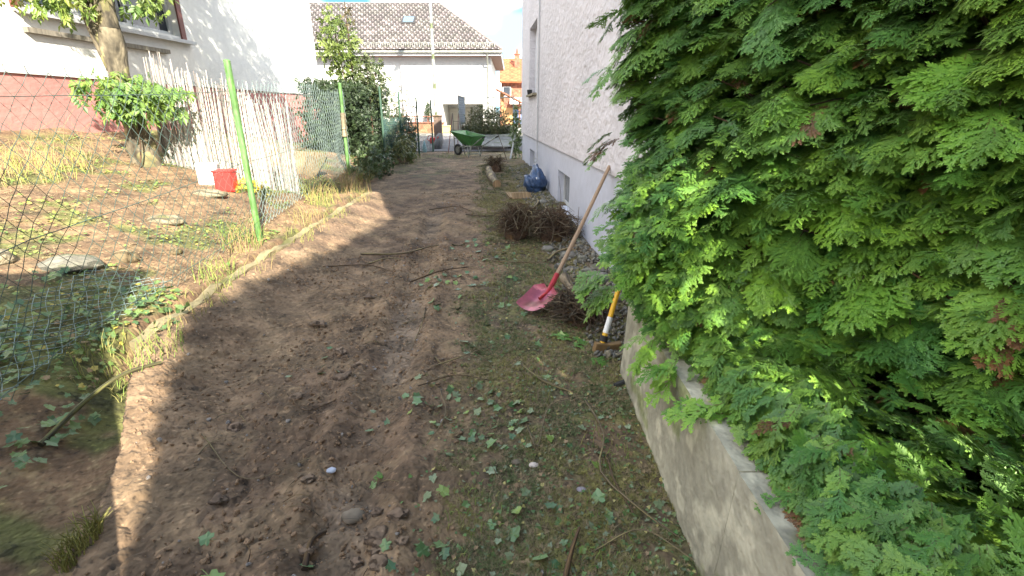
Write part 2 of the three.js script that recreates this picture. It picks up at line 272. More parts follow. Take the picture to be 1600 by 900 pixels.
{ // house on the left, white render over a red plinth
  const h = thing('left_house', 'white rendered house with dusky red plinth behind the chain link fence', 'house', -7.3, 0, 8.4, -4.66 * Math.PI / 180);
  mesh('wall', [wallGeo(-9, 9.25, 2.10, 6.4, -0.35, 0.03, [[-0.3, 3.0, 3.06, 4.5]]), box(-9, -0.35, 2.10, 6.4, 8.9, 9.25)], M.white, h);
  mesh('plinth', [wallGeo(-9, 9.23, 0.2, 2.097, -0.35, 0), box(-9, -0.352, 0.2, 2.097, 8.9, 9.23)], M.red, h);
  const w = mesh('window', [box(-0.2, -0.12, 3.06, 3.14, -0.3, 3.0), box(-0.2, -0.12, 4.42, 4.5, -0.3, 3.0), ...[-0.3, 0.76, 1.83, 2.92].map((d) => box(-0.195, -0.115, 3.14, 4.42, d, d + 0.08))], M.frameGrey, h);
  for (const d of [-0.22, 0.84, 1.91]) mesh('pane', [box(-0.17, -0.165, 3.14, 4.42, d, d + (d < 1.9 ? 0.985 : 1.005))], M.darkGlass, w);
  mesh('window_surround', [box(0.033, 0.07, 3.0, 4.6, 3.0, 3.13), box(0.033, 0.07, 3.0, 4.6, -0.43, -0.3), box(0.033, 0.07, 4.5, 4.6, -0.298, 2.998)], M.brownFrame, h);
  mesh('window_sill', [box(-0.1, 0.17, 2.955, 2.995, -0.42, 3.28), box(0.10, 0.169, 2.93, 2.953, -0.42, 3.28)], M.frameGrey, h);
  mesh('ledge_board', [box(0.032, 0.11, 2.68, 2.755, -0.35, 2.5)], M.boardGrey, h);
  mesh('cellar_opening', [box(0.004, 0.03, 1.45, 1.75, 0.9, 1.4)], M.dark, h);
  mesh('floor_slab', [box(-9, -0.36, 2.0, 2.1, -9, 8.9)], M.concrete, h);
  mesh('roof', [slabQuad(V(0.7, 6.1, -9.4), V(0.7, 6.1, 9.6), V(-5, 9.6, 9.6), V(-5, 9.6, -9.4), 0.15), slabQuad(V(-5, 9.6, -9.4), V(-5, 9.6, 9.6), V(-10.7, 6.1, 9.6), V(-10.7, 6.1, -9.4), 0.15)], M.tile, h);
}
{ // house on the right of the path
  const h = thing('right_house', 'pale house wall with rough plaster over a grey plinth beside the path', 'house', 1.272, 0, 0, 3.8 * Math.PI / 180);
  const cw = [[6.9, 7.95, 0.17, 0.69], [11.4, 12.45, 0.19, 0.71]];
  mesh('plinth', [wallGeo(2.95, 14.62, -0.1, 0.997, 0, 0.35, cw)], M.plinth, h);
  mesh('wall', [wallGeo(2.95, 14.65, 1.0, 7.0, -0.03, 0.35, [[11.0, 12.5, 1.95, 3.36]])], M.rightWall, h);
  mesh('end_wall', [box(0.352, 9, -0.1, 7.0, 14.3, 14.6)], M.rightWall, h); mesh('end_wall', [box(0.352, 1.1, -0.1, 7.0, 2.96, 3.25)], M.rightWall, h);
  mesh('unseen_shade_wing', [box(1.102, 9, -0.1, 7.72, -1.0, 3.2)], M.rightWall, h);  // unseen wing behind the hedge, sized to keep sun off the path
  mesh('wall_core', [box(0.5, 8.9, 0.2, 6.9, 3.3, 14.25)], M.rightWall, h);
  for (const [a, b, c, e] of cw) { const w = mesh('cellar_window', [box(0.10, 0.15, c, c + 0.05, a, b), box(0.10, 0.15, e - 0.05, e, a, b), box(0.10, 0.15, c + 0.05, e - 0.05, a, a + 0.05), box(0.10, 0.15, c + 0.05, e - 0.05, b - 0.05, b)], M.frameGrey, h); mesh('pane', [box(0.12, 0.13, c + 0.05, e - 0.05, a + 0.05, b - 0.05)], mat(0.16, 0.17, 0.18, { roughness: 0.25 }), w); }
  const w = mesh('window', [box(0.11, 0.16, 1.95, 3.36, 11.0, 11.06), box(0.11, 0.16, 1.95, 3.36, 12.44, 12.5), box(0.11, 0.16, 3.30, 3.36, 11.062, 12.438)], M.shutter, h);
  for (let k = 0; k < 26; k++) mesh('shutter_slat', [box(0.105, 0.125, 1.956 + k * 0.052, 2.002 + k * 0.052, 11.065, 12.435).translate((k % 2) * 0.001, 0, 0)], M.shutter, w);
  mesh('window_sill', [box(-0.10, 0.1, 1.90, 1.947, 10.92, 12.58)], M.stoneWarm, h);
  const pot = mesh('flower_pot', [new THREE.LatheGeometry([[0, 0], [0.05, 0], [0.065, 0.11], [0.055, 0.11], [0.05, 0.09], [0, 0.09]].map((p) => new THREE.Vector2(...p)), 12).translate(-0.035, 1.949, -12.35)], M.dark, h);
  mesh('cable_conduit', [tube([V(-0.05, 6.8, 10.5), V(-0.05, 0.95, 10.5), V(-0.045, 0.6, 10.5)], 0.014, 0.014, 6), tube(curve([V(-0.045, 0.6, 10.5), V(-0.10, 0.55, 10.5), V(-0.12, 0.62, 10.46), V(-0.08, 0.66, 10.42)], 8), 0.012, 0.012, 5)], M.frameGrey, h);
  mesh('roof', [slabQuad(V(-0.55, 6.75, -1.5), V(-0.55, 6.75, 15.1), V(4.5, 10.0, 15.1), V(4.5, 10.0, -1.5), -0.16), slabQuad(V(4.5, 10.0, -1.5), V(4.5, 10.0, 15.1), V(9.6, 6.75, 15.1), V(9.6, 6.75, -1.5), -0.16)], M.tile, h);
}
{ // white house across the street
  const h = thing('white_house', 'white house with brown tiled hip roof across the street', 'house');
  mesh('wall', [wallX2(-19, -1.25, 0.3, 4.85, 31, 31.35, [[-4.2, -1.75, 0.35, 2.05]]), box(-1.6, -1.25, 0.3, 4.85, 31.352, 40)], M.white, h);
  mesh('garage_niche', [box(-5.0, -4.2, 0.36, 2.1, 31.36, 34.2), box(-1.75, -1.65, 0.36, 2.1, 31.36, 34.2), box(-4.2, -1.75, 2.05, 2.15, 31.36, 34.2), box(-4.2, -1.75, 0.36, 2.05, 34.0, 34.2)], M.white, h);
  const gd = mesh('garage_door', [box(-4.15, -2.6, 0.45, 1.85, 33.93, 33.98)], mat(0.55, 0.52, 0.47), h);
  for (let k = 0; k < 7; k++) mesh('door_panel', [box(-4.1, -2.65, 0.49 + k * 0.19, 0.66 + k * 0.19, 33.905, 33.93)], mat(0.6, 0.57, 0.52), gd);
  const E = [V(-19.5, 4.86, 30.35), V(-0.62, 4.86, 30.35), V(-4.8, 8.12, 35.6), V(-19.5, 8.12, 35.6)];
  const roof = mesh('roof', [slabQuad(E[0], E[1], E[2], E[3], 0.08), slabQuad(E[1], V(-0.62, 4.86, 40.8), V(-4.8, 8.12, 36.2), V(-4.8, 8.12, 35.6), 0.08), slabQuad(V(-0.62, 4.86, 40.8), V(-19.5, 4.86, 40.8), V(-19.5, 8.12, 36.2), V(-4.8, 8.12, 36.2), 0.08)], M.tile, h);
  { // roof tiles on the street side
    const rows = 18, sl = new THREE.Vector3().subVectors(V(0, 8.12, 35.6), V(0, 4.86, 30.35)), len = sl.length(); sl.normalize(); const nrm = new THREE.Vector3(0, sl.z * -1, sl.y); nrm.set(0, -sl.z, sl.y).normalize(); if (nrm.y < 0) nrm.negate();
    const tg = G([cbox(0.315, 0.40, 0.03, 0.008)]); tg.userData.done = true; const list = [], r = rngOf(5);
    for (let j = 0; j < rows; j++) { const t = (j + 0.5) / rows, right = lerp(-0.62, -4.8, t) - 0.15; for (let x = right; x > -13.6; x -= 0.33) list.push([x + (j % 2) * 0.0, t]); }
    const im = new THREE.InstancedMesh(tg, M.tile, list.length), q = new THREE.Quaternion(), mx = new THREE.Matrix4(), bz = new THREE.Matrix4();
    list.forEach(([x, t], i) => { const p = V(0, 4.86, 30.35).addScaledVector(sl, t * len).addScaledVector(nrm, 0.11); bz.makeBasis(new THREE.Vector3(1, 0, 0), sl, nrm); q.setFromRotationMatrix(bz); q.multiply(new THREE.Quaternion().setFromEuler(new THREE.Euler(-0.055 + 0.02 * (r() - 0.5), 0, 0.03 * (r() - 0.5)))); mx.compose(new THREE.Vector3(x, p.y, p.z), q, new THREE.Vector3(1, 1, 1)); im.setMatrixAt(i, mx); const k = 0.75 + 0.5 * r(), l = r() < 0.16 ? 1.7 : 1; im.setColorAt(i, new THREE.Color(k * l, k * l * lerp(0.95, 1.05, r()), k * l)); });
    im.name = 'roof_tiles'; im.castShadow = im.receiveShadow = true; im.userData.kind = 'stuff'; roof.add(im);
  }
  mesh('ridge_cap', [tube([V(-19.5, 8.2, 35.7), V(-4.75, 8.2, 35.7)], 0.11, 0.11, 8), tube([V(-4.75, 8.2, 35.7), V(-0.6, 4.95, 30.35)], 0.09, 0.09, 8)], M.tile, roof);
  mesh('gutter', [tube([V(-19.5, 4.80, 30.27), V(-0.55, 4.80, 30.27)], 0.075, 0.075, 8)], M.galv, h);
  mesh('fascia', [box(-19.5, -0.6, 4.62, 4.86, 30.36, 30.40), box(-0.64, -0.6, 4.62, 4.86, 30.41, 40.8)], mat(0.6, 0.6, 0.6), h);
  mesh('soffit', [box(-19.5, -0.65, 4.60, 4.63, 30.405, 40.8)], mat(0.22, 0.13, 0.10), h);
  const sg = []; for (let x = -13.5; x < -1; x += 0.13) sg.push(box(x, x + 0.035, 5.02, 5.28, 30.50, 30.52)); sg.push(box(-13.5, -1, 5.27, 5.3, 30.49, 30.53)); mesh('snow_guard', sg, M.galv, h);
  mesh('downpipe', [tube([V(-1.42, 4.75, 30.3), V(-1.42, 4.45, 30.45), V(-1.42, 4.1, 30.92), V(-1.42, 0.5, 30.92)], 0.05, 0.05, 8)], M.galv, h);
  { const p = V(-6.35, 0, 0); const c = V(0, 6.72, 33.35); const sky_ = mesh('skylight', [cbox(0.85, 0.95, 0.14, 0.02).rotateX(-Math.PI / 2 + Math.atan2(3.26, 5.25)).translate(p.x, c.y + 0.14, c.z)], M.dark, h); mesh('pane', [cbox(0.62, 0.70, 0.03, 0.005).rotateX(-Math.PI / 2 + Math.atan2(3.26, 5.25)).translate(p.x, c.y + 0.215, c.z + 0.045)], mat(0.25, 0.33, 0.42, { roughness: 0.08, metalness: 0.5 }), sky_); }
}
{ // town house far behind with an orange roof
  const h = thing('orange_roof_house', 'far town house with bright orange tiled roof and ochre walls', 'house');
  mesh('wall', [box(-1.0, 9, 0.3, 4.4, 50, 58)], M.brick, h);
  mesh('shop_front', [box(-1.0, 8, 0.5, 2.0, 49.9, 49.99)], M.ochre, h);
  const rf = mesh('roof', [slabQuad(V(-1.2, 4.2, 49.4), V(9.4, 4.2, 49.4), V(9.4, 6.6, 54), V(-1.2, 6.6, 54), 0.15), slabQuad(V(9.4, 4.2, 58.6), V(-1.2, 4.2, 58.6), V(-1.2, 6.6, 54), V(9.4, 6.6, 54), 0.15)], M.orangeTile, h);
  mesh('chimney', [box(0.25, 0.75, 5.0, 6.9, 52, 52.6), box(0.2, 0.8, 6.9, 7.0, 51.95, 52.65)], M.brick, rf); mesh('chimney_pot', [tube([V(0.5, 7.0, 52.3), V(0.5, 7.5, 52.3)], 0.15, 0.07, 8)], M.brick, rf);
  mesh('awning', [slabQuad(V(-0.2, 2.3, 48.6), V(3.5, 2.3, 48.6), V(3.5, 2.9, 49.95), V(-0.2, 2.9, 49.95), 0.05)], M.white, h);
  mesh('door', [box(0.1, 1.0, 0.5, 1.85, 49.84, 49.9)], mat(0.12, 0.17, 0.30), h);
  for (const x of [-0.9, 1.3]) { const w = mesh('window', [box(x, x + 0.8, 3.0, 3.9, 49.92, 49.99)], M.white, h); mesh('pane', [box(x + 0.08, x + 0.72, 3.08, 3.82, 49.90, 49.92)], M.darkGlass, w); }
}
{ // timber porch roof beside it
  const h = thing('timber_porch', 'brown timber porch with small pitched roof before the orange roofed house', 'porch');
  for (const x of [-1.0, 0.55]) mesh('post', [box(x, x + 0.14, 0.3, 2.6, 42, 42.14)], M.brick, h);
  mesh('roof', [slabQuad(V(-1.5, 3.5, 41.5), V(-1.5, 3.5, 45), V(0.9, 2.35, 45), V(0.9, 2.35, 41.5), 0.1)], M.brick, h);
  mesh('side_wall', [box(-1.0, -0.7, 0.3, 3.05, 42.2, 44.8)], M.ochre, h);
}
{ // unseen blocks behind the viewpoint, shaped to shade path and left foreground
  const h = thing('unseen_shade_house', 'unseen tall house shape behind the viewpoint placed to shade the path', 'house', 0, 0, 0, SUN_HEAD);   // local d runs along the light
  const gf = new THREE.Shape(); [[-0.30, 0], [1.31, 0], [1.31, 4.98], [-0.76, 4.98], [-0.76, 4.1], [-0.56, 3.3]].forEach(([x, y], i) => i ? gf.lineTo(x, y) : gf.moveTo(x, y)); mesh('lower_shade_block', [new THREE.ExtrudeGeometry(gf, { depth: 3.8, bevelEnabled: false }).translate(0, 0, 3.2)], M.rightWall, h);  // unseen; right edge leaves a slot that lets sun onto the hedge end
  const s = new THREE.Shape(); s.moveTo(-0.76, 4.985); s.lineTo(1.85, 4.985); s.lineTo(1.85, 10.0); s.lineTo(1.30, 10.0); s.lineTo(1.22, 7.0); s.lineTo(0.0, 5.7); s.closePath();
  mesh('upper_shade_block', [new THREE.ExtrudeGeometry(s, { depth: 0.3, bevelEnabled: false }).translate(0, 0, 3.2)], M.rightWall, h);  // unseen; outline drawn to give the shadow edge along the kerb
  const c = thing('unseen_shade_shed', 'unseen grey shed shape behind the viewpoint placed to shade the left foreground', 'shed', 0, 0, 0, SUN_HEAD);
  const sw = new THREE.Shape(); sw.moveTo(-4.4, 0); sw.lineTo(-0.55, 0); sw.lineTo(-0.76, 0.69); sw.lineTo(-1.07, 1.5); sw.lineTo(-1.2, 2.0); sw.lineTo(-1.25, 2.8); sw.lineTo(-4.4, 2.8); sw.closePath(); mesh('wall', [new THREE.ExtrudeGeometry(sw, { depth: 1.65, bevelEnabled: false }).translate(0, 0, -0.75)], M.boardGrey, c); mesh('roof', [box(-4.5, -1.20, 2.805, 2.9, -1.0, 0.85)], M.tile, c);  // unseen; slanted side shaped for the edge of its cast shadow
  mesh('unseen_vent_pipe', [tube([V(-2.9, 2.9, 0.2), V(-2.9, 3.35, 0.2)], 0.06, 0.06, 8)], M.dark, c);  // unseen pipe, placed for the bump on top of the shed shadow
}
{ // retaining wall under the hedge
  const h = thing('retaining_wall', 'low stained concrete retaining wall under the thuja hedge', 'wall');
  const mk = (d0, d1, t) => { const g = new THREE.BoxGeometry(0.22, 0.70, d1 - d0, 2, 8, 24); const p = g.attributes.position; g.translate(0.80, 0.18, -(d0 + d1) / 2); for (let i = 0; i < p.count; i++) { if (p.getX(i) < 0.71) p.setX(i, p.getX(i) + 0.012 * (fbm(p.getY(i) * 5 + 9, p.getZ(i) * 5 + 60, 0, 3) - 0.5) - t + 0.05 * (0.6 - p.getY(i)) * -0.6); if (p.getY(i) > 0.5) p.setY(i, p.getY(i) + 0.02 * (fbm(p.getX(i) * 6 + 20, p.getZ(i) * 4 + 60, 0, 3) - 0.5)); } g.computeVertexNormals(); return g; };
  mesh('wall_slab', [mk(-1.0, 1.168, 0.004)], M.concrete, h); mesh('wall_slab', [mk(1.176, 2.62, 0)], M.concrete, h);
  mesh('soil_fill', [box(0.912, 2.3, -0.1, 0.48, -1.0, 2.6)], M.asphalt, h);
}
{ // kerb along the fence
  const h = thing('concrete_kerb', 'weathered mossy concrete kerb between earth path and fence', 'kerb'); const r = rngOf(31);
  for (let d = 2.75, k = 0; d < 8.2; d += 1.0, k++) {
    const d1 = Math.min(8.25, d + 0.99), g = new THREE.BoxGeometry(0.09, 0.34, d1 - d, 3, 6, 26), p = g.attributes.position; g.translate(0, 0, -(d + d1) / 2);
    for (let i = 0; i < p.count; i++) { const dd = -p.getZ(i), top = p.getY(i) > 0.1; p.setX(i, p.getX(i) + kerbX(dd) - 0.03 + 0.02 * (fbm(p.getY(i) * 7 + 3, dd * 7, 0, 3) - 0.5)); p.setY(i, p.getY(i) + rise(dd) + 0.025 + (top ? 0.07 * (fbm(dd * 5 + k * 3, 3, 0, 3) - 0.6) : 0)); }
    g.computeVertexNormals(); mesh('kerb_stone', [g], M.kerb, h);
  }
}
console.log('buildings done');
// ---------------------------------------------------------------- foliage helpers
function instanced(name, geo, m, list, parent, kind = 'stuff') {        // list of {p, q, s, c}
  const im = new THREE.InstancedMesh(geo, m, list.length), mx = new THREE.Matrix4(), s = new THREE.Vector3();
  list.forEach((t, i) => { mx.compose(t.p, t.q, t.s.isVector3 ? t.s : s.setScalar(t.s)); im.setMatrixAt(i, mx); im.setColorAt(i, t.c); });
  im.name = parent === scene ? numbered(name) : name; im.castShadow = im.receiveShadow = true; im.userData.kind = kind; parent.add(im); return im;
}
const C3 = (r, g, b) => new THREE.Color().setRGB(r, g, b);
function mixC(a, b, t) { return C3(lerp(a[0], b[0], t), lerp(a[1], b[1], t), lerp(a[2], b[2], t)); }
function basisQ(y, zHint) { const Y = y.clone().normalize(), X = new THREE.Vector3().crossVectors(Y, zHint).normalize(), Z = new THREE.Vector3().crossVectors(X, Y); return new THREE.Quaternion().setFromRotationMatrix(new THREE.Matrix4().makeBasis(X, Y, Z)); }
function withColor(g, fn) { const p = g.attributes.position, c = new Float32Array(p.count * 3); for (let i = 0; i < p.count; i++) { const k = fn(p.getX(i), p.getY(i), p.getZ(i), i); c.set(k, i * 3); } g.setAttribute('color', new THREE.BufferAttribute(c, 3)); g.userData.done = true; return g; }
function leafQuad(pos, a, dir, side, len, w, nrm, fold = 0.25) {        // pointed leaf, four triangles
  const m = a.clone().addScaledVector(dir, len * 0.45), e = a.clone().addScaledVector(dir, len), l = m.clone().addScaledVector(side, w / 2).addScaledVector(nrm, w * fold), r = m.clone().addScaledVector(side, -w / 2).addScaledVector(nrm, w * fold);
  for (const v of [a, m, l, l, m, e, a, r, m, r, e, m]) pos.push(v.x, v.y, v.z);
}
// flat scaly spray of thuja: stem along +y, spread in x, drooping in -z
function makeSpray(seed, L = 0.22) {
  const r = rngOf(seed), pos = [], col = [], nz = new THREE.Vector3(0, 0, 1), stemAt = (t) => new THREE.Vector3(0.012 * Math.sin(t * 5 + seed), L * t, -0.05 * t * t);
  const put = (a, dir, len, w, t, brown) => { // flattened shoot: blunt diamond of two triangles, slightly proud
    const side = new THREE.Vector3().crossVectors(dir, nz).normalize(), m = a.clone().addScaledVector(dir, len * 0.62), e = a.clone().addScaledVector(dir, len), l = m.clone().addScaledVector(side, w / 2), q = m.clone().addScaledVector(side, -w / 2), al = a.clone().addScaledVector(side, w * 0.3), ar = a.clone().addScaledVector(side, -w * 0.3);
    m.z += w * 0.16;
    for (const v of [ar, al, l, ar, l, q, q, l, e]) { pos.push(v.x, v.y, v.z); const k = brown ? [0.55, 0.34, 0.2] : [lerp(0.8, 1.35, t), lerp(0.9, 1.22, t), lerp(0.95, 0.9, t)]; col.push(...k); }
  };
  const n = 6;
  const shoot = (a, th, bl, depth) => {                                  // side shoot with short blunt lobes, forking once
    const m = Math.max(2, Math.round(bl / 0.0092)), zt = -0.15 + 0.35 * (r() - 0.5), bend = 0.5 * (r() - 0.5);
    let b = a.clone();
    for (let k = 0; k < m; k++) {
      const u = (k + 0.5) / m, t2 = th + bend * u, dir = new THREE.Vector3(Math.sin(t2), Math.cos(t2), zt - 0.25 * u).normalize();
      put(b, dir, bl / m * 1.45, 0.0050, u);
      for (const s2 of [1, -1]) { const ph = t2 + s2 * (0.66 + 0.3 * (r() - 0.5)), l = (0.0075 + 0.007 * Math.sin(Math.PI * clamp(u * 0.75 + 0.2))) * (0.75 + 0.6 * r()), d2 = new THREE.Vector3(Math.sin(ph), Math.cos(ph), -0.1 + 0.4 * (r() - 0.5)).normalize(); if (depth && r() < 0.24 && u > 0.15 && u < 0.7) shoot(b, ph, bl * (0.35 + 0.25 * r()), 0); else put(b, d2, l, 0.0050, lerp(0.2, 1, u)); }
      b = b.clone().addScaledVector(dir, bl / m);
    }
  };
  for (let i = 0; i < n * 2; i++) {
    const t = (i + 0.5 + 0.5 * (r() - 0.5)) / (n * 2), sg = i % 2 ? 1 : -1, a = stemAt(t * 0.95), th = (0.80 - 0.22 * t + 0.4 * (r() - 0.5)) * sg, bl = L * 0.46 * Math.pow(Math.sin(Math.PI * clamp(0.22 + 0.70 * t)), 0.7) * (0.6 + 0.7 * r());
    shoot(a, th, bl, 1);
    put(a, stemAt(Math.min(1, t + 0.06)).sub(a).normalize(), L / n * 0.7, 0.0055, t, t < 0.5);
  }
  shoot(stemAt(0.93), 0.1 * (r() - 0.5), L * 0.22, 1);
  const g = triGeo(pos); g.setAttribute('color', new THREE.Float32BufferAttribute(col, 3)); g.userData.done = true; return g;
}
const sprays = [makeSpray(1, 0.15), makeSpray(2, 0.17), makeSpray(3, 0.14), makeSpray(4, 0.16)]; console.log('spray triangles', sprays.map((g) => g.attributes.position.count / 3).join(' '));
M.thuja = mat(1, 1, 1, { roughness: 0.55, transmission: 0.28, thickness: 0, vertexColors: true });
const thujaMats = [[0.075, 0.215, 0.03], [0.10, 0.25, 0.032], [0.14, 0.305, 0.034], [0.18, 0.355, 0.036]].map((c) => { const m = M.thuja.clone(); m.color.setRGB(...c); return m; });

{ // ------------------------------------------------------------ thuja hedge
  const h = thing('thuja_hedge', 'tall dense green thuja hedge growing over the low concrete wall', 'hedge', 0, 0, 0), r = rngOf(77);
  const face = (d, y) => {                                               // x of the clipped face
    const low = smooth(1.0, 0.6, y), und = 0.16 * (fbm(d * 1.6 + 9, y * 1.6 + 3, 0, 3) - 0.5);
    let x = lerp(0.56 + 0.58 * (2.25 - d), 0.62 + 0.02 * (2.25 - d), low); x = lerp(x, lerp(0.56 + 0.05 * (2.25 - d), 1.0 + 0.45 * (1.55 - d), smooth(2.05, 1.5, d)), smooth(1.75, 1.35, y) * (1 - low)); x = Math.min(x, lerp(1.44, 0.76, low));
    x -= 0.15 * Math.exp(-(((d - 2.15) / 0.38) ** 2) - (((y - 0.95) / 0.36) ** 2));
    x += 0.32 * smooth(0.72, 0.46, y) * smooth(1.6, 2.5, d);
    if (d > 2.42) x += 0.9 * (d - 2.42) ** 1.6 * 2.2; return x + und + 0.17 - 0.10 * smooth(1.1, 1.5, y) * smooth(1.8, 2.4, d) + 0.08 * smooth(1.0, 0.8, y) * smooth(1.9, 2.3, d);
  };
  const list = [[], [], [], []], twigs = [], near = [], camP = camera.position, dirV = new THREE.Vector3();
  const inView = (p) => { const d = -p.z, y = p.y - 1.55, z = d * 0.9393 - y * 0.3431; return z > 0.3 && Math.abs(p.x / z) < 1.02 && Math.abs((y * 0.9393 + d * 0.3431) / z) < 0.58; };
  const put = (p, out, sc, depth) => {
    const dead_ = r() < 0.01, st = out.clone().multiplyScalar(0.9).add(new THREE.Vector3((r() - 0.5) * 0.9, -0.28 + (r() - 0.5) * 0.75, (r() - 0.5) * 1.2)).normalize();
    const up = new THREE.Vector3((r() - 0.5) * 0.9, 1, (r() - 0.5) * 0.9).addScaledVector(out, 0.55 + 0.6 * r());
    const q = basisQ(st, up), tone = r() * 0.55 + 0.45 * fbm(p.z * 2.3 + 30, p.y * 2.3 + 8, 0, 3), b = 0.8 + 0.4 * r();
    const c = dead_ ? C3(0.17 * b, 0.085 * b, 0.04 * b) : mixC([0.060, 0.178, 0.034], [0.19, 0.35, 0.042], clamp((tone - 0.25) * 1.5)).multiplyScalar(b);
    const e = { p, q, s: sc, c, v: Math.floor(r() * 4), m: tone };
    if (!dead_ && depth < 0.06 && inView(p)) near.push(e); list[e.v].push(e);
  };
  const outAt = (d, y) => { const e = 0.03; return new THREE.Vector3(-1, (face(d, y + e) - face(d, y - e)) / (2 * e) * 0.6, -(face(d + e, y) - face(d - e, y)) / (2 * e)).normalize(); };
  for (let i = 0; i < 800; i++) {                                        // leafy branch tips, each a drooping fan of sprays
    const d = lerp(0.15, 2.72, r()), y = lerp(0.50, 3.0, r()), out = outAt(d, y), pr = 0.20 * Math.pow(r(), 1.6) - 0.06, tip = new THREE.Vector3(face(d, y) - pr + 0.10, y, -d), n = 11 + Math.floor(8 * r());
    const dir = out.clone().add(new THREE.Vector3(0, -0.25 + 0.7 * (r() - 0.5), 1.9 * (r() - 0.5))).normalize(), L = 0.10 + 0.18 * r(), up = new THREE.Vector3((r() - 0.5) * 0.6, 1, (r() - 0.5) * 0.6).addScaledVector(out, 0.35 + 0.5 * r()).normalize(), side = new THREE.Vector3().crossVectors(dir, up).normalize(), nrm = new THREE.Vector3().crossVectors(side, dir), tone = clamp(-0.05 + 0.75 * r() + 0.55 * fbm(d * 2.3 + 30, y * 2.3 + 8, 0, 3) - 0.15), sc = 0.5 + 0.5 * r();
    for (let k = 0; k < n; k++) {
      const t = k / (n - 1), sg = k % 2 ? 1 : -1, p = tip.clone().addScaledVector(dir, -L * (1 - t)).addScaledVector(UPV, -0.05 * t * t), st = dir.clone().multiplyScalar(0.75 + 0.5 * t).addScaledVector(side, k === n - 1 ? 0 : sg * (0.75 - 0.3 * t) * (0.7 + 0.6 * r())).add(new THREE.Vector3(0, -0.22 - 0.25 * r(), 0)).normalize();
      const zz = nrm.clone().add(new THREE.Vector3((r() - 0.5) * 0.5, (r() - 0.5) * 0.3, (r() - 0.5) * 0.5)), b = 0.8 + 0.4 * r(), dd_ = r() < 0.01;
      const e = { p, q: basisQ(st, zz), s: sc * (0.75 + 0.4 * Math.sin(Math.PI * clamp(0.2 + 0.7 * t))), c: dd_ ? C3(0.17 * b, 0.085 * b, 0.04 * b) : mixC([0.060, 0.178, 0.034], [0.19, 0.35, 0.042], tone).multiplyScalar(b), v: Math.floor(r() * 4), m: tone };
      if (!dd_ && t > 0.4 && inView(p)) near.push(e); list[e.v].push(e);
    }
    twigs.push(tube([tip.clone().addScaledVector(dir, -L - 0.18).addScaledVector(out, -0.08), tip.clone().addScaledVector(dir, -L * 0.5), tip.clone()], 0.0045, 0.0016, 4, false));
  }
  for (let i = 0; i < 3600; i++) { const d = lerp(0.1, 2.7, r()), y = lerp(0.5, 3.0, r()), dep = 0.14 * r() - 0.03; put(new THREE.Vector3(face(d, y) + dep + 0.08, y, -d), outAt(d, y), 0.45 + 0.45 * r(), Math.max(0, dep)); }
  const inner = [];                                                      // older foliage behind the tips
  for (let i = 0; i < 5200; i++) { const d = lerp(0.05, 2.6, r()), y = lerp(0.5, 3.0, r()), out = outAt(d, y), dep = 0.12 + 0.42 * r(), brown = r() < 0.03, b = 0.8 + 0.4 * r(); inner.push({ p: new THREE.Vector3(face(d, y) + dep + 0.06, y, -d), q: basisQ(out.clone().add(new THREE.Vector3((r() - 0.5), -0.3 + r() - 0.5, 1.6 * (r() - 0.5))).normalize(), new THREE.Vector3(r() - 0.5, 1, r() - 0.5)), s: 0.85 + 0.6 * r(), c: brown ? C3(0.17 * b, 0.085 * b, 0.04 * b) : mixC([0.060, 0.178, 0.034], [0.19, 0.35, 0.042], r()).multiplyScalar(b) }); }
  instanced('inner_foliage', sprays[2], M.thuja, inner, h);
  for (let i = 0; i < 4200; i++) { const x = lerp(0.75, 2.1, r()), y = lerp(0.45, 3.05, r()), d = 2.62 + 0.12 * (fbm(x * 2, y * 2, 0, 2) - 0.5) - r() * 0.25 - 0.25 * smooth(0.9, 0.7, x); put(V(x, y, d), new THREE.Vector3(0, 0.1, -1), 0.65 + 0.5 * r(), 0.03); }
  for (let i = 0; i < 4500; i++) put(V(2.05 - r() * 0.35, lerp(0.45, 3.05, r()), lerp(-0.3, 2.7, r())), new THREE.Vector3(1, 0.1, 0), 0.7 + 0.6 * r(), 0.2);
  for (let i = 0; i < 2200; i++) put(V(lerp(1.1, 2.0, r()), 3.0 + 0.1 * r(), lerp(-0.3, 2.7, r())), new THREE.Vector3(0, 1, 0), 0.7 + 0.5 * r(), 0.1);
  for (let i = 0; i < 1500; i++) { const d = lerp(0.5, 1.95, r()), x = 0.79 + 0.22 * r() + 0.05 * (fbm(d * 5, 3, 0, 2) - 0.5); put(V(x, lerp(0.50, 0.74, r()), d), new THREE.Vector3(-0.9, -0.3, 0.3 * (r() - 0.5)), 0.42 + 0.35 * r(), 0.08); }
  for (let i = 0; i < 350; i++) { const d = lerp(1.85, 2.6, r()), y = lerp(0.62, 1.35, r()); put(new THREE.Vector3(face(d, y) + 0.06 - 0.08 * r(), y, -d), new THREE.Vector3(-0.6, -0.05, 0.6), 0.6 + 0.5 * r(), 0.01); }
  // long shoots that stick out past the face
  for (const [x, y, d, l] of [[0.47, 0.70, 2.3, 5], [0.45, 0.76, 2.35, 4], [0.55, 1.18, 2.55, 4], [0.50, 1.42, 2.6, 4], [0.47, 1.75, 2.6, 3], [0.62, 0.62, 1.9, 4], [0.66, 0.58, 1.75, 4], [0.50, 2.0, 2.6, 3], [0.58, 0.95, 2.62, 5], [0.72, 0.56, 1.45, 3]])
    for (let k = 0; k < l; k++) put(new THREE.Vector3(x + 0.02 + 0.07 * (r() - 0.3), y + 0.08 * (r() - 0.5), -d + 0.08 * (r() - 0.5)), new THREE.Vector3(-1, -0.15, 0.35 * (r() - 0.3)), 0.9 + 0.35 * r(), 0.01);
  near.sort((a, b) => a.p.distanceTo(camP) / a.s - b.p.distanceTo(camP) / b.s);
  const picked = new Set(near.slice(0, 280));
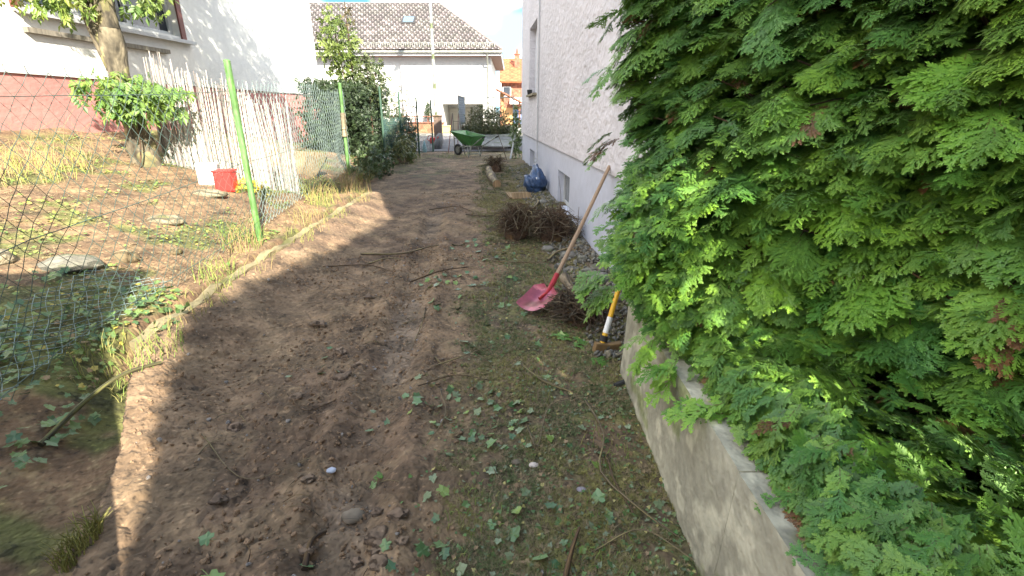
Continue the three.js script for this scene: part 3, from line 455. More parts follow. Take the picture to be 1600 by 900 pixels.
  for (const e of picked) { const o = new THREE.Mesh(sprays[e.v], thujaMats[Math.min(3, Math.floor(e.m * 4.6))]); o.name = 'spray'; o.position.copy(e.p); o.quaternion.copy(e.q); o.scale.setScalar(e.s); o.castShadow = o.receiveShadow = true; h.add(o); }
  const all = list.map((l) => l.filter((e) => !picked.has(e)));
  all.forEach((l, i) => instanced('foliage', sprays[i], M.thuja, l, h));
  const wood = [];                                                       // stems and limbs inside
  for (let i = 0; i < 9; i++) {
    const d = -0.2 + i * 0.34, x = 1.42 + 0.12 * (r() - 0.5), pts = curve([V(x, 0.45, d), V(x + 0.05 * (r() - 0.5), 1.2, d + 0.08 * (r() - 0.5)), V(x + 0.1 * (r() - 0.5), 2.2, d + 0.1 * (r() - 0.5)), V(x, 3.0, d)], 10); mesh('stem', [tube(pts, 0.035, 0.012, 8)], M.thujaWood, h);
    for (let k = 0; k < 26; k++) { const y = lerp(0.55, 2.9, r()), sg = r() < 0.75 ? -1 : 1, dd = d + (r() - 0.5) * 0.7, f = sg < 0 ? face(clamp(dd, 0, 2.5), y) + 0.05 : 1.95, q = r() * 0.3; wood.push(tube(curve([V(x, y - 0.2, d), V(lerp(x, f, 0.5), y - 0.05, lerp(d, dd, 0.6)), V(f, y + q * 0.3, dd)], 6), 0.011, 0.003, 5)); }
  }
  mesh('branches', wood, M.thujaWood, h); mesh('twigs', twigs, M.thujaWood, h);
}
console.log('hedge done');
// ---------------------------------------------------------------- leaves
function leafCluster(seed, n, L, w) { const r = rngOf(seed), pos = []; for (let i = 0; i < n; i++) { const t = n === 1 ? 0 : i / (n - 1), sg = i % 2 ? 1 : -1, th = i === n - 1 ? 0 : sg * (0.9 + 0.3 * r()), a = new THREE.Vector3(0, L * 1.1 * t, -0.02 * t), dir = new THREE.Vector3(Math.sin(th), Math.cos(th), -0.3 - 0.3 * r()).normalize(), side = new THREE.Vector3().crossVectors(dir, new THREE.Vector3(0, 0, 1)).normalize(); leafQuad(pos, a, dir, side, L * (0.8 + 0.4 * r()), w * (0.8 + 0.4 * r()), new THREE.Vector3(0, 0, 1), 0.18); } const g = triGeo(pos); g.userData.done = true; return g; }
const LC = { pinnate: leafCluster(11, 7, 0.075, 0.034), broad: leafCluster(12, 5, 0.06, 0.038), small: leafCluster(13, 7, 0.032, 0.018), tiny: leafCluster(14, 5, 0.018, 0.012), single: leafCluster(15, 1, 0.05, 0.03) };
const randQ = (r) => new THREE.Quaternion().setFromEuler(new THREE.Euler(r() * 6.28, r() * 6.28, r() * 6.28));
function cloud(r, n, fn, cA, cB, s0, s1, droop = 0) {                    // scatter leaf clusters where fn() gives a point
  const l = []; for (let i = 0; i < n; i++) { const p = fn(r); if (!p) continue; const b = 0.75 + 0.5 * r(); l.push({ p, q: droop ? basisQ(new THREE.Vector3(r() - 0.5, -droop + 0.8 * (r() - 0.5), r() - 0.5), new THREE.Vector3(r() - 0.5, 1, r() - 0.5)) : randQ(r), s: lerp(s0, s1, r()), c: mixC(cA, cB, r()).multiplyScalar(b) }); } return l;
}
const ball = (cx, cy, cd, rx, ry, rd, hollow = 0.0) => (r) => { const u = r() * 2 - 1, a = r() * 6.283, k = Math.cbrt(lerp(hollow, 1, r())), q = Math.sqrt(1 - u * u), n = 0.72 + 0.56 * fbm(q * Math.cos(a) * 2 + 20, u * 2 + 20, q * Math.sin(a) * 2 + 20.3, 3); return V(cx + rx * k * q * Math.cos(a) * n, cy + ry * k * u * n, cd + rd * k * q * Math.sin(a) * n); };
{ // tree by the left house
  const X = -5.3, D = 7.1, y0 = 0.80, h = thing('garden_tree', 'thick trunked leafy tree standing before the white left house', 'tree', 0, 0, 0), r = rngOf(8);
  const trunk = mesh('trunk', [tube(curve([V(X + 0.10, y0 - 0.2, D - 0.05), V(X + 0.04, y0 + 0.3, D), V(X - 0.02, y0 + 1.1, D), V(X + 0.02, y0 + 2.0, D), V(X + 0.08, y0 + 3.4, D), V(X, 5.6, D)], 30), (t) => 0.17 + 0.26 * Math.exp(-t * 16) - 0.08 * t + 0.018 * Math.sin(t * 40), 0, 14)], M.bark, h, true);
  mesh('limb', [tube(curve([V(X - 0.05, y0 + 1.3, D), V(X - 0.20, y0 + 1.9, D), V(X - 0.28, y0 + 2.6, D), V(X - 0.9, 5.2, D)], 14), 0.11, 0.05, 10)], M.bark, h, true);
  for (const [x, y, d] of [[-1.6, 5.6, 0.4], [1.3, 5.8, 1.6], [0.5, 5.6, 2.6], [-0.6, 6.6, -1.3], [0.2, 7.6, 0.2], [1.2, 5.2, -0.8]]) mesh('limb', [tube(curve([V(X, 3.9, D), V(X + x * 0.5, (3.9 + y) / 2 + 0.2, D + d * 0.5), V(X + x, y, D + d)], 8), 0.07, 0.02, 8)], M.bark, h, true);
  const crown = [...cloud(r, 4200, ball(X - 0.1, 5.45, D + 1.2, 1.9, 1.6, 2.6), [0.09, 0.17, 0.03], [0.20, 0.27, 0.05], 1.0, 1.7), ...cloud(r, 150, ball(X - 0.38, 2.98, D - 0.2, 0.62, 0.33, 0.45), [0.09, 0.18, 0.03], [0.26, 0.32, 0.05], 0.9, 1.5, 0.4), ...cloud(r, 60, ball(X + 0.45, 3.0, D + 0.1, 0.33, 0.3, 0.4), [0.08, 0.16, 0.03], [0.2, 0.27, 0.05], 0.9, 1.4, 0.4)];
  instanced('crown', LC.pinnate, M.leafy, crown, h);
  const v = thing('climbing_vine', 'bright leafy vine wrapped round the garden tree trunk at plinth height', 'vine', 0, 0, 0);
  instanced('foliage', LC.pinnate, M.leafy, [...cloud(r, 260, (q) => { const a = ball(X + 0.1, y0 + 1.05, D - 0.25, 0.5, 0.3, 0.4)(q), b = ball(X + 0.35, y0 + 0.88, D - 0.3, 0.55, 0.22, 0.3)(q); return q() < 0.6 ? a : b; }, [0.07, 0.17, 0.03], [0.20, 0.30, 0.05], 0.9, 1.5, 0.4), ...cloud(r, 45, ball(X + 0.75, y0 + 1.0, D - 0.3, 0.35, 0.12, 0.2), [0.07, 0.17, 0.03], [0.16, 0.26, 0.05], 0.8, 1.3, 0.4)], v);
  mesh('stem', [tube(curve([V(X + 0.15, y0 - 0.1, D - 0.33), V(X + 0.2, y0 + 0.5, D - 0.22), V(X, y0 + 1.1, D - 0.24)], 8), 0.012, 0.006, 5)], M.twig, v);
}
function bush(name, label, cat, parts, trunks, group) { const h = thing(name, label, cat, 0, 0, 0, 0, group); for (const [geo, m, list] of parts) instanced('foliage', geo, m, list, h); if (trunks.length) mesh('stems', trunks, M.twig, h); return h; }
{
  const r = rngOf(21);
  // dark clipped hedge block behind the second green post
  const fillBox = (x0, x1, y0, y1, d0, d1) => (q) => { const x = lerp(x0, x1, q()), y = lerp(y0, y1, q()), d = lerp(d0, d1, q()), e = 0.25 * (fbm(x * 2 + 30, y * 2 + d, 0, 2) - 0.5); return V(x + e, y + e, d + e); };
  bush('clipped_hedge', 'dark clipped evergreen hedge block behind the leaning green post', 'hedge', [[LC.small, M.leafy, cloud(r, 9000, fillBox(-4.95, -3.35, 0.35, 2.2, 11.6, 14.2), [0.022, 0.048, 0.018], [0.05, 0.085, 0.028], 1.2, 2.2)]], [0, 1, 2, 3].map((k) => tube([V(-4.7 + k * 0.4, 0.25, 12.6), V(-4.7 + k * 0.4, 1.9, 12.7)], 0.04, 0.02, 6)));
  bush('tall_shrub', 'tall loose shrub with yellow green top rising above the clipped hedge', 'shrub', [[LC.broad, M.leafy, [...cloud(r, 520, ball(-4.25, 3.0, 13.1, 0.5, 0.85, 0.5), [0.09, 0.15, 0.03], [0.19, 0.25, 0.05], 0.9, 1.5), ...cloud(r, 26, ball(-3.95, 3.75, 13.1, 0.13, 0.42, 0.13), [0.10, 0.09, 0.04], [0.16, 0.13, 0.05], 0.8, 1.2), ...cloud(r, 620, ball(-3.65, 2.3, 13.2, 0.5, 0.65, 0.5), [0.045, 0.075, 0.025], [0.10, 0.13, 0.04], 0.8, 1.3)]]], [[-4.2, -4.3, 3.4], [-4.1, -4.0, 4.0], [-3.9, -3.6, 2.7], [-4.0, -3.4, 2.5]].map(([a, b, y]) => tube(curve([V(a, 0.3, 13), V((a + b) / 2 + 0.1, y * 0.6, 13), V(b, y, 13.1)], 8), 0.03, 0.008, 6)));
  bush('fence_shrub', 'thin twiggy shrub growing through the dark green far fence', 'shrub', [[LC.small, M.leafy, [...cloud(r, 900, ball(-3.3, 0.9, 15.0, 0.42, 0.65, 1.2), [0.04, 0.075, 0.04], [0.09, 0.13, 0.05], 1.2, 2.2), ...cloud(r, 170, ball(-3.2, 1.9, 15.2, 0.5, 0.5, 0.8), [0.07, 0.09, 0.05], [0.15, 0.15, 0.07], 0.9, 1.5)]]], [...Array(16)].map((_, k) => tube(curve([V(-3.2 + 0.3 * (r() - 0.5), 0.3, 14.2 + k * 0.12), V(-3.2 + 0.5 * (r() - 0.5), 1.2, 14.2 + k * 0.12), V(-3.2 + 0.9 * (r() - 0.5), 1.6 + 0.9 * r(), 14.3 + k * 0.12)], 5), 0.008, 0.003, 4)));
  bush('path_edge_shrub', 'low green undergrowth spilling onto the path beside the clipped hedge', 'undergrowth', [[LC.broad, M.leafy, [...cloud(r, 420, ball(-3.1, 0.45, 11.0, 0.4, 0.35, 1.4), [0.05, 0.09, 0.03], [0.12, 0.17, 0.05], 0.8, 1.4), ...cloud(r, 260, ball(-2.95, 0.55, 13.6, 0.35, 0.4, 0.8), [0.10, 0.13, 0.04], [0.22, 0.22, 0.07], 0.8, 1.4)]]], [tube(curve([V(-3.0, 0.2, 11), V(-2.9, 0.6, 11.2), V(-2.8, 0.9, 11.3)], 4), 0.008, 0.003, 4)]);
  bush('background_bush', 'green bush beyond the far fence posts and left of the street', 'bush', [[LC.small, M.leafy, cloud(r, 2600, ball(-5.2, 1.3, 17.5, 1.5, 1.2, 1.4), [0.035, 0.07, 0.03], [0.09, 0.13, 0.045], 1.4, 2.6)]], [tube([V(-5.2, 0.2, 17.5), V(-5.2, 1.6, 17.5)], 0.05, 0.02, 6)]);
  bush('potted_conifer', 'small dark conifer on the brick garden wall across the street', 'conifer', [[LC.tiny, M.leafy, cloud(r, 420, (q) => { const t = q(), a = q() * 6.28, w = 0.36 * (1 - t * 0.75); return V(-5.0 + w * q() * Math.cos(a), 1.22 + t * 0.9, 30.5 + w * q() * Math.sin(a)); }, [0.03, 0.06, 0.025], [0.07, 0.11, 0.04], 2.2, 3.6)]], [tube([V(-5.0, 1.0, 30.5), V(-5.0, 1.7, 30.5)], 0.04, 0.02, 6)]);
  bush('corner_plant', 'leafy green plant climbing at the far corner of the right house', 'plant', [[LC.broad, M.leafy, cloud(r, 210, ball(0.12, 0.95, 15.0, 0.16, 0.75, 0.25), [0.06, 0.11, 0.03], [0.14, 0.20, 0.05], 0.8, 1.3)]], [tube(curve([V(0.1, 0.2, 15), V(0.14, 0.9, 15), V(0.1, 1.6, 15)], 5), 0.012, 0.005, 5)]);
  // prunings heaped on the trailer
  const tw = []; for (let k = 0; k < 150; k++) { const a = r() * 6.28, b = ball(-0.92, 0.92, 19.1, 0.9, 0.75, 0.9)(r); tw.push(tube([b, b.clone().add(new THREE.Vector3(0.6 * (r() - 0.5), 0.5 * (r() - 0.2), 0.6 * (r() - 0.5)))], 0.008, 0.004, 4)); }
  bush('brush_pile', 'heap of cut leafy branches loaded on the trailer', 'brush pile', [[LC.small, M.leafy, cloud(r, 4200, (q) => { const p = ball(-0.92, 0.85, 19.1, 0.98, 0.98, 0.9)(q); if (p.y < 0.80) p.y = 0.80 + q() * 0.25; return p; }, [0.07, 0.10, 0.035], [0.17, 0.17, 0.07], 1.0, 1.8)]], tw);
}
{ // unseen creeper on the block behind the viewpoint, placed to soften its shadow edge
  const v = thing('unseen_edge_creeper', 'unseen leafy creeper placed to roughen the shadow edge of the rear block', 'creeper', 0, 0, 0, SUN_HEAD), r = rngOf(61), e = [[-0.56, 3.3], [-0.74, 4.1], [-0.76, 4.98], [0.0, 5.7], [1.22, 7.0]];
  instanced('leaves', LC.broad, M.leafy, cloud(r, 900, (q) => { const t = q() * 3.999, i = Math.floor(t), f = t - i, k = (i < 2 ? 0.03 : 0.13) * Math.pow(q(), 1.5) * (0.3 + 1.4 * fbm(t * 5, 3, 0, 2)), nx = i < 2 ? -1 : -0.68, ny = i < 2 ? 0.1 : 0.73; return V(lerp(e[i][0], e[i + 1][0], f) + nx * k, lerp(e[i][1], e[i + 1][1], f) + ny * k, -3.25 - 0.15 * q()); }, [0.05, 0.10, 0.03], [0.1, 0.16, 0.04], 0.5, 0.9), v);
  mesh('stem', [tube(e.map(([x, y]) => V(x + 0.02, y - 0.02, -3.17)), 0.015, 0.006, 6)], M.twig, v);
}
console.log('plants done');
// ---------------------------------------------------------------- fences
const fenceX = (d) => poly([[-2, -2.0], [1.2, -2.25], [2.5, -2.52], [4.95, -2.72], [9.7, -3.28], [10.4, -3.36]], d);
function linkMesh(d0, d1, h, c, rad, xOf, yOf) {                         // zigzag wires hooked side by side
  const out = [], n = Math.round((d1 - d0) / c), m = Math.round(h / c);
  for (let i = 0; i < n; i++) { const pts = []; for (let k = 0; k <= m; k++) { const d = d0 + (i + ((k + i) % 2)) * c + 0.006 * (vnoise(i * 0.7, k * 0.5) - 0.5), v = k * c; pts.push(V(xOf(d) + 0.05 * (fbm(d * 2 + 30, v * 2 + 7, 0, 2) - 0.5) + (k % 2 ? 0.004 : -0.004) - 0.06 * smooth(0.5, 0, v) * (fbm(d * 1.2, 8, 0, 2)), yOf(d) + v, d)); } if (i % 3 === 0) pts.push(pts[m].clone().add(new THREE.Vector3(0.012, 0.03, 0.02)), pts[m].clone().add(new THREE.Vector3(0.02, 0.022, 0.005))); out.push(tube(pts, rad, rad, 4, false)); }
  return out;
}
{
  const base = (d) => groundY(fenceX(d), d, false) + 0.03, f = thing('chain_link_fence', 'sagging green chain link fence with round green posts along the kerb', 'fence', 0, 0, 0);
  const post = (d, h, lean, ld = 0) => { const x = fenceX(d) + 0.05, y = groundY(x, d, false) - 0.25; const p = mesh('post', [tube([V(x, y, d), V(x + lean * 0.5, y + (h + 0.25) / 2, d + ld / 2), V(x + lean, y + h + 0.25, d + ld)], 0.031, 0.031, 12)], M.greenPost, f, true); mesh('post_cap', [new THREE.SphereGeometry(0.033, 10, 6).scale(1, 0.5, 1).translate(x + lean, y + h + 0.25, -d - ld)], M.greenPost, p); return p; };
  post(4.95, 1.72, 0.0); const p2 = post(9.7, 1.66, 0.02); post(1.0, 1.7, 0);
  mesh('tape_wrap', [tube([V(fenceX(9.7) + 0.062, 1.25, 9.7), V(fenceX(9.7) + 0.065, 1.55, 9.7)], 0.05, 0.047, 10), tube([V(fenceX(9.7) + 0.06, 1.12, 9.69), V(fenceX(9.7) + 0.06, 1.24, 9.69)], 0.058, 0.04, 10)], M.stoneWarm, p2);
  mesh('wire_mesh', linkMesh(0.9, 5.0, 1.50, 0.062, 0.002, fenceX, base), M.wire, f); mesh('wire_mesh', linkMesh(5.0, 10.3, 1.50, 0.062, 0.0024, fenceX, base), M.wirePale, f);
  for (const [v, sag] of [[1.42, 0.05], [0.75, 0.07], [0.1, 0.02]]) { const pts = []; for (let d = 0.9; d <= 10.3; d += 0.25) pts.push(V(fenceX(d) + 0.012, base(d) + v - sag * Math.sin(Math.PI * clamp(d < 4.95 ? d / 4.95 : (d - 4.95) / 4.75)), d)); mesh('tension_wire', [tube(pts, 0.0026, 0.0026, 5)], M.wire, f); }
  // slumped loose mesh at the foot of the fence
  const lo = []; for (let i = 0; i < 40; i++) { const pts = []; for (let k = 0; k <= 14; k++) { const d = 1.3 + (i + ((i + k) % 2)) * 0.055 + 0.01 * Math.sin(k), w = k * 0.045, x = fenceX(d) - 0.02 - w * 0.9; pts.push(V(x, groundY(x, d, false) + 0.035 + 0.06 * fbm(d * 3, w * 4, 0, 2), d)); } lo.push(tube(pts, 0.0022, 0.0022, 4, false)); }
  tag(mesh('slumped_mesh', lo, M.wirePale), 'loose pale chain link netting lying on the garden soil at the fence foot', 'netting');
}
{ // reed screen across the garden
  const f = thing('reed_screen', 'upright screen of pale weathered reeds standing before the left house', 'screen', 0, 0, 0), r = rngOf(3);
  for (let i = 0; i < 130; i++) {
    const t = i / 129, x = lerp(-5.15, -3.1, t) + 0.012 * (r() - 0.5), d = lerp(7.35, 6.95, t) + 0.04 * (r() - 0.5) + 0.25 * smooth(0.7, 1, t) * Math.sin(t * 9), y = groundY(x, d, false) - 0.03, hgt = lerp(1.42, 1.22, t) + 0.28 * (r() - 0.35) * (r() < 0.5 ? 1 : 0.3), ln = 0.03 + 0.06 * (r() - 0.5) - 0.10 * smooth(0.65, 0.85, t) * smooth(1, 0.85, t);
    mesh('reed', [tube([V(x, y, d), V(x + ln * 0.15, y + hgt * 0.45, d), V(x + ln, y + hgt, d + 0.03 * (r() - 0.5))], 0.0085 + 0.004 * r(), 0.006, 5)], M.reed[Math.floor(r() * 4)], f, true);
  }
  for (const v of [0.25, 0.7, 1.1]) mesh('binding_wire', [tube([0, 0.25, 0.5, 0.75, 1].map((t) => { const x = lerp(-5.15, -3.1, t), d = lerp(7.35, 6.95, t) - 0.01 + 0.25 * smooth(0.7, 1, t) * Math.sin(t * 9); return V(x, groundY(x, d, false) + v, d); }), 0.002, 0.002, 4)], M.wire, f);
}
{ // dark far fence posts and windbreak net
  const f = thing('far_fence', 'dark green netting fence on thin posts beside the far path', 'fence', 0, 0, 0);
  for (const [x, d, h] of [[-3.22, 12.6, 1.9], [-3.12, 14.2, 1.85], [-2.98, 16.0, 1.75], [-2.72, 17.2, 1.7]]) mesh('post', [tube([V(x, 0.1, d), V(x, 0.25 + h, d)], 0.03, 0.026, 8)], M.darkGreenPost, f);
  mesh('wire_mesh', linkMesh(12.6, 17.2, 1.1, 0.05, 0.0045, (d) => poly([[12.6, -3.24], [14.2, -3.14], [16, -3.0], [17.2, -2.74]], d), () => 0.3), mat(0.05, 0.12, 0.12, { roughness: 0.6 }), f);
}
// ---------------------------------------------------------------- street furniture far back
{ const p = thing('street_lamp', 'tall slim pale lamp mast at the gate pillar', 'lamp', -3.62, 0.28, 24.3); mesh('mast', [tube([V(0, 0, 0), V(0, 4.2, 0), V(0, 9, 0)], 0.085, 0.06, 12)], M.galv, p); mesh('base_sleeve', [tube([V(0, 0, 0), V(0, 0.5, 0)], 0.11, 0.11, 12)], M.frameGrey, p); mesh('lamp_head', [cbox(0.25, 0.12, 0.7, 0.03).translate(0, 9.0, 0.3)], M.galv, p); }
{ const p = thing('gate_pillar', 'squat brown stone gate pillar at the end of low wall', 'pillar', -3.45, 0.28, 23.6); mesh('shaft', [cbox(0.36, 1.1, 0.36, 0.02).translate(0, 0.55, 0)], mat(0.20, 0.14, 0.12, { map: T.concrete }), p); mesh('cap', [cbox(0.42, 0.07, 0.42, 0.02).translate(0, 1.135, 0)], mat(0.22, 0.16, 0.14, { map: T.concrete }), p); }
{ const p = thing('low_stone_wall', 'low dark stone edging wall running to the gate pillar', 'wall', 0, 0, 0), r = rngOf(9); for (let k = 0; k < 11; k++) { const t = (k + 0.5) / 11, x = lerp(-2.75, -3.35, t), d = lerp(18.4, 23.2, t); mesh('stone', [rock(k + 50, 0.15, 0.30 + 0.05 * r(), 0.25, 2, 0.25).translate(x, 0.34, -d)], mat(0.13, 0.125, 0.14, { map: T.concrete }), p); } }
{ const p = thing('brick_garden_wall', 'low orange brick garden wall with rails across the street', 'wall', 0, 0, 0); mesh('wall', [box(-7.5, -4.1, 0.4, 0.95, 30.2, 30.5)], mat(0.55, 0.30, 0.17, { map: T.soil }), p); mesh('coping', [box(-7.55, -4.05, 0.952, 1.02, 30.15, 30.55)], M.brick, p); for (let k = 0; k < 5; k++) mesh('rail_post', [box(-7.3 + k * 0.75, -7.24 + k * 0.75, 1.022, 1.3, 30.3, 30.36)], M.brick, p); mesh('rail', [box(-7.4, -4.15, 1.302, 1.36, 30.28, 30.38)], M.brick, p); }
{ const p = thing('yellow_grit_bin', 'small yellow bin by the white garage wall', 'bin', -3.95, 0.40, 30.3); mesh('body', [cbox(0.5, 0.35, 0.4, 0.03).translate(0, 0.175, 0)], mat(0.7, 0.5, 0.15), p); mesh('lid', [cbox(0.54, 0.08, 0.44, 0.03).translate(0, 0.39, 0)], mat(0.7, 0.5, 0.15), p); }
{ const p = thing('red_watering_can', 'small red watering can on the low stone edging wall', 'watering can', -3.0, 0.45, 18.9); mesh('body', [new THREE.LatheGeometry([[0, 0], [0.10, 0], [0.105, 0.2], [0.06, 0.24], [0, 0.24]].map((q) => new THREE.Vector2(...q)), 14)], M.redPlastic, p); mesh('spout', [tube([V(0.09, 0.05, 0), V(0.24, 0.26, 0)], 0.02, 0.014, 8)], M.redPlastic, p); mesh('handle', [tube(curve([V(-0.09, 0.08, 0), V(-0.18, 0.16, 0), V(-0.12, 0.29, 0), V(0.03, 0.26, 0)], 10), 0.012, 0.012, 6)], M.redPlastic, p); }
{ const p = thing('blue_spray_bottle', 'pale blue bottle standing beside the far fence end', 'bottle', -2.98, 0.28, 17.0); mesh('body', [new THREE.LatheGeometry([[0, 0], [0.07, 0], [0.075, 0.2], [0.03, 0.3], [0.025, 0.36], [0, 0.36]].map((q) => new THREE.Vector2(...q)), 12)], mat(0.35, 0.55, 0.62, { roughness: 0.3 }), p); mesh('cap', [tube([V(0, 0.36, 0), V(0, 0.41, 0)], 0.03, 0.03, 8)], M.whitePlastic, p); }
{ // car trailer with mesh cage
  const t = thing('car_trailer', 'flat car trailer with mesh cage sides and lowered tailgate', 'trailer', -0.92, 0.28, 17.9);
  mesh('bed', [box(-0.98, 0.98, 0.44, 0.52, 0.1, 2.6)], M.galv, t); mesh('tailgate', [box(-0.05, 0.93, -0.03, 0.0, -1.2, 0.0).rotateX(0.22).translate(0, 0.47, 0)], mat(0.17, 0.175, 0.185, { map: T.concrete, roughness: 0.7 }), t);
  for (const x of [-0.98, 0.95]) { mesh('side_board', [box(x, x + 0.03, 0.522, 0.85, 0.1, 2.6)], M.galv, t); const c = mesh('cage_side', [box(x, x + 0.03, 0.85, 1.85, 0.1, 0.14), box(x, x + 0.03, 0.85, 1.85, 2.56, 2.6), box(x, x + 0.03, 1.82, 1.85, 0.14, 2.56)], M.galv, t); const w = []; for (let k = 1; k < 34; k++) w.push(tube([V(x + 0.015, 0.85, 0.14 + k * 0.072), V(x + 0.015, 1.83, 0.14 + k * 0.072)], 0.006, 0.006, 4)); for (let k = 1; k < 12; k++) w.push(tube([V(x + 0.015, 0.85 + k * 0.08, 0.14), V(x + 0.015, 0.85 + k * 0.08, 2.56)], 0.006, 0.006, 4)); mesh('cage_mesh', w, mat(0.20, 0.23, 0.26, { roughness: 0.5 }), c); }
  mesh('cage_rail', [box(-0.95, 0.95, 1.82, 1.85, 2.57, 2.6)], M.galv, t);
  for (const x of [-0.85, 0.85]) for (const d of [0.9, 1.6]) { const w = mesh('wheel', [new THREE.CylinderGeometry(0.22, 0.22, 0.14, 18).rotateZ(Math.PI / 2).translate(x, 0.22, -d)], M.rubber, t); mesh('rim', [new THREE.CylinderGeometry(0.13, 0.13, 0.15, 14).rotateZ(Math.PI / 2).translate(x, 0.22, -d)], M.steel, w); }
  mesh('bumper', [box(-0.9, 0.9, 0.30, 0.42, 0.12, 0.2)], M.dark, t); for (const x of [-0.8, 0.8]) mesh('tail_lamp', [box(x - 0.09, x + 0.09, 0.315, 0.405, 0.09, 0.118)], M.redPlastic, t);
  for (const x of [-0.6, 0.6]) mesh('prop_leg', [tube([V(x, 0.0, 0.25), V(x, 0.44, 0.25)], 0.02, 0.02, 6)], M.steel, t);
}
{ // green wheelbarrow
  const w = thing('wheelbarrow', 'green wheelbarrow standing at the end of the path', 'wheelbarrow', -1.28, groundY(-1.2, 15.2, false) + 0.01, 15.3, -Math.PI * 0.24); w.scale.setScalar(0.92);
  const loop = (x0, x1, hw0, hw1, y0, y1) => [V(x0, y0, hw0), V(x1, y1, hw1), V(x1, y1, -hw1), V(x0, y0, -hw0)];
  const rim = loop(-0.60, 0.42, 0.36, 0.30, 0.80, 0.66), bot = loop(-0.16, 0.30, 0.20, 0.22, 0.40, 0.36), pos = [];
  const quad = (a, b, c, d) => { for (const v of [a, b, c, a, c, d]) pos.push(v.x, v.y, v.z); }; for (let i = 0; i < 4; i++) quad(bot[i], bot[(i + 1) % 4], rim[(i + 1) % 4], rim[i]); quad(...bot);
  const tray = mesh('tray', [triGeo(pos), triGeo(pos).scale(0.985, 0.985, 0.985).translate(0, 0.014, 0)], M.barrowGreen, w); mesh('rim', [tube([...rim, rim[0]], 0.014, 0.014, 8)], M.barrowGreen, tray);
  for (const s of [-1, 1]) { mesh('handle', [tube(curve([V(-0.62, 0.2, s * 0.07), V(-0.2, 0.33, s * 0.2), V(0.35, 0.36, s * 0.25), V(0.75, 0.56, s * 0.29), V(1.0, 0.66, s * 0.30)], 14), 0.017, 0.017, 8)], M.galv, w); mesh('grip', [tube([V(0.9, 0.625, s * 0.298), V(1.03, 0.672, s * 0.302)], 0.022, 0.022, 8)], M.rubber, w); mesh('leg', [tube([V(0.10, 0.36, s * 0.22), V(0.20, 0.0, s * 0.27)], 0.017, 0.017, 8), tube([V(0.34, 0.37, s * 0.24), V(0.20, 0.0, s * 0.27)], 0.015, 0.015, 8)], M.galv, w); }
  mesh('cross_brace', [tube([V(0.19, 0.1, -0.265), V(0.19, 0.1, 0.265)], 0.014, 0.014, 6)], M.galv, w);
  const wh = mesh('wheel', [new THREE.TorusGeometry(0.15, 0.045, 10, 24).translate(-0.62, 0.195, 0)], M.rubber, w); mesh('hub', [new THREE.CylinderGeometry(0.11, 0.11, 0.05, 16).rotateX(Math.PI / 2).translate(-0.62, 0.195, 0)], M.galv, wh);
}
{ const s = thing('step_ladder', 'narrow folding step ladder standing between wheelbarrow and street', 'ladder', -1.78, 0.28, 16.1, 0.5); for (const x of [-0.17, 0.17]) { mesh('rail', [tube([V(x, 0, -0.25), V(x * 0.6, 1.25, 0)], 0.018, 0.018, 6)], M.boardGrey, s); mesh('prop', [tube([V(x, 0, 0.35), V(x * 0.6, 1.22, 0.03)], 0.014, 0.014, 6)], M.redPlastic.clone(), s).material.color.setRGB(0.25, 0.12, 0.12); } for (let k = 0; k < 4; k++) mesh('step', [box(-0.15 + k * 0.015, 0.15 - k * 0.015, 0.25 + k * 0.25, 0.27 + k * 0.25, -0.24 + k * 0.05, -0.14 + k * 0.05)], M.boardGrey, s); }
{ const s = thing('leaning_plank', 'thin pale plank leaning by the right house far corner', 'plank', 0, 0, 0); mesh('board', [tube([V(-0.05, 0.27, 14.6), V(0.12, 1.05, 15.05)], 0.025, 0.025, 4)], M.frameGrey, s); }
// ---------------------------------------------------------------- things by the right house
function stick(name, label, cat, pts, r0, r1, m, group, sides = 8, n = 14) { const o = mesh(name, [tube(curve(pts, n), r0, r1, sides)], m, scene, true); return tag(o, label, cat, group); }
const gv = (x, d, up = 0) => V(x, groundY(x, d) + up, d);
{ const l = thing('cut_log', 'short pale log with cut end lying beside the far root litter', 'log', 0, 0, 0); mesh('bark', [tube(curve([gv(-0.30, 9.7, 0.075), gv(-0.45, 10.6, 0.085), gv(-0.55, 11.6, 0.09)], 12), (t) => 0.085 - 0.015 * Math.sin(t * 9), 0, 12, false)], M.logBark, l, true); mesh('cut_face', [new THREE.CircleGeometry(0.083, 16).rotateY(0.15).translate(-0.30, groundY(-0.3, 9.7) + 0.075, -9.695)], M.cutWood, l); mesh('cut_face', [new THREE.CircleGeometry(0.07, 16).rotateY(Math.PI).translate(-0.55, groundY(-0.55, 11.6) + 0.09, -11.6)], M.cutWood, l); }
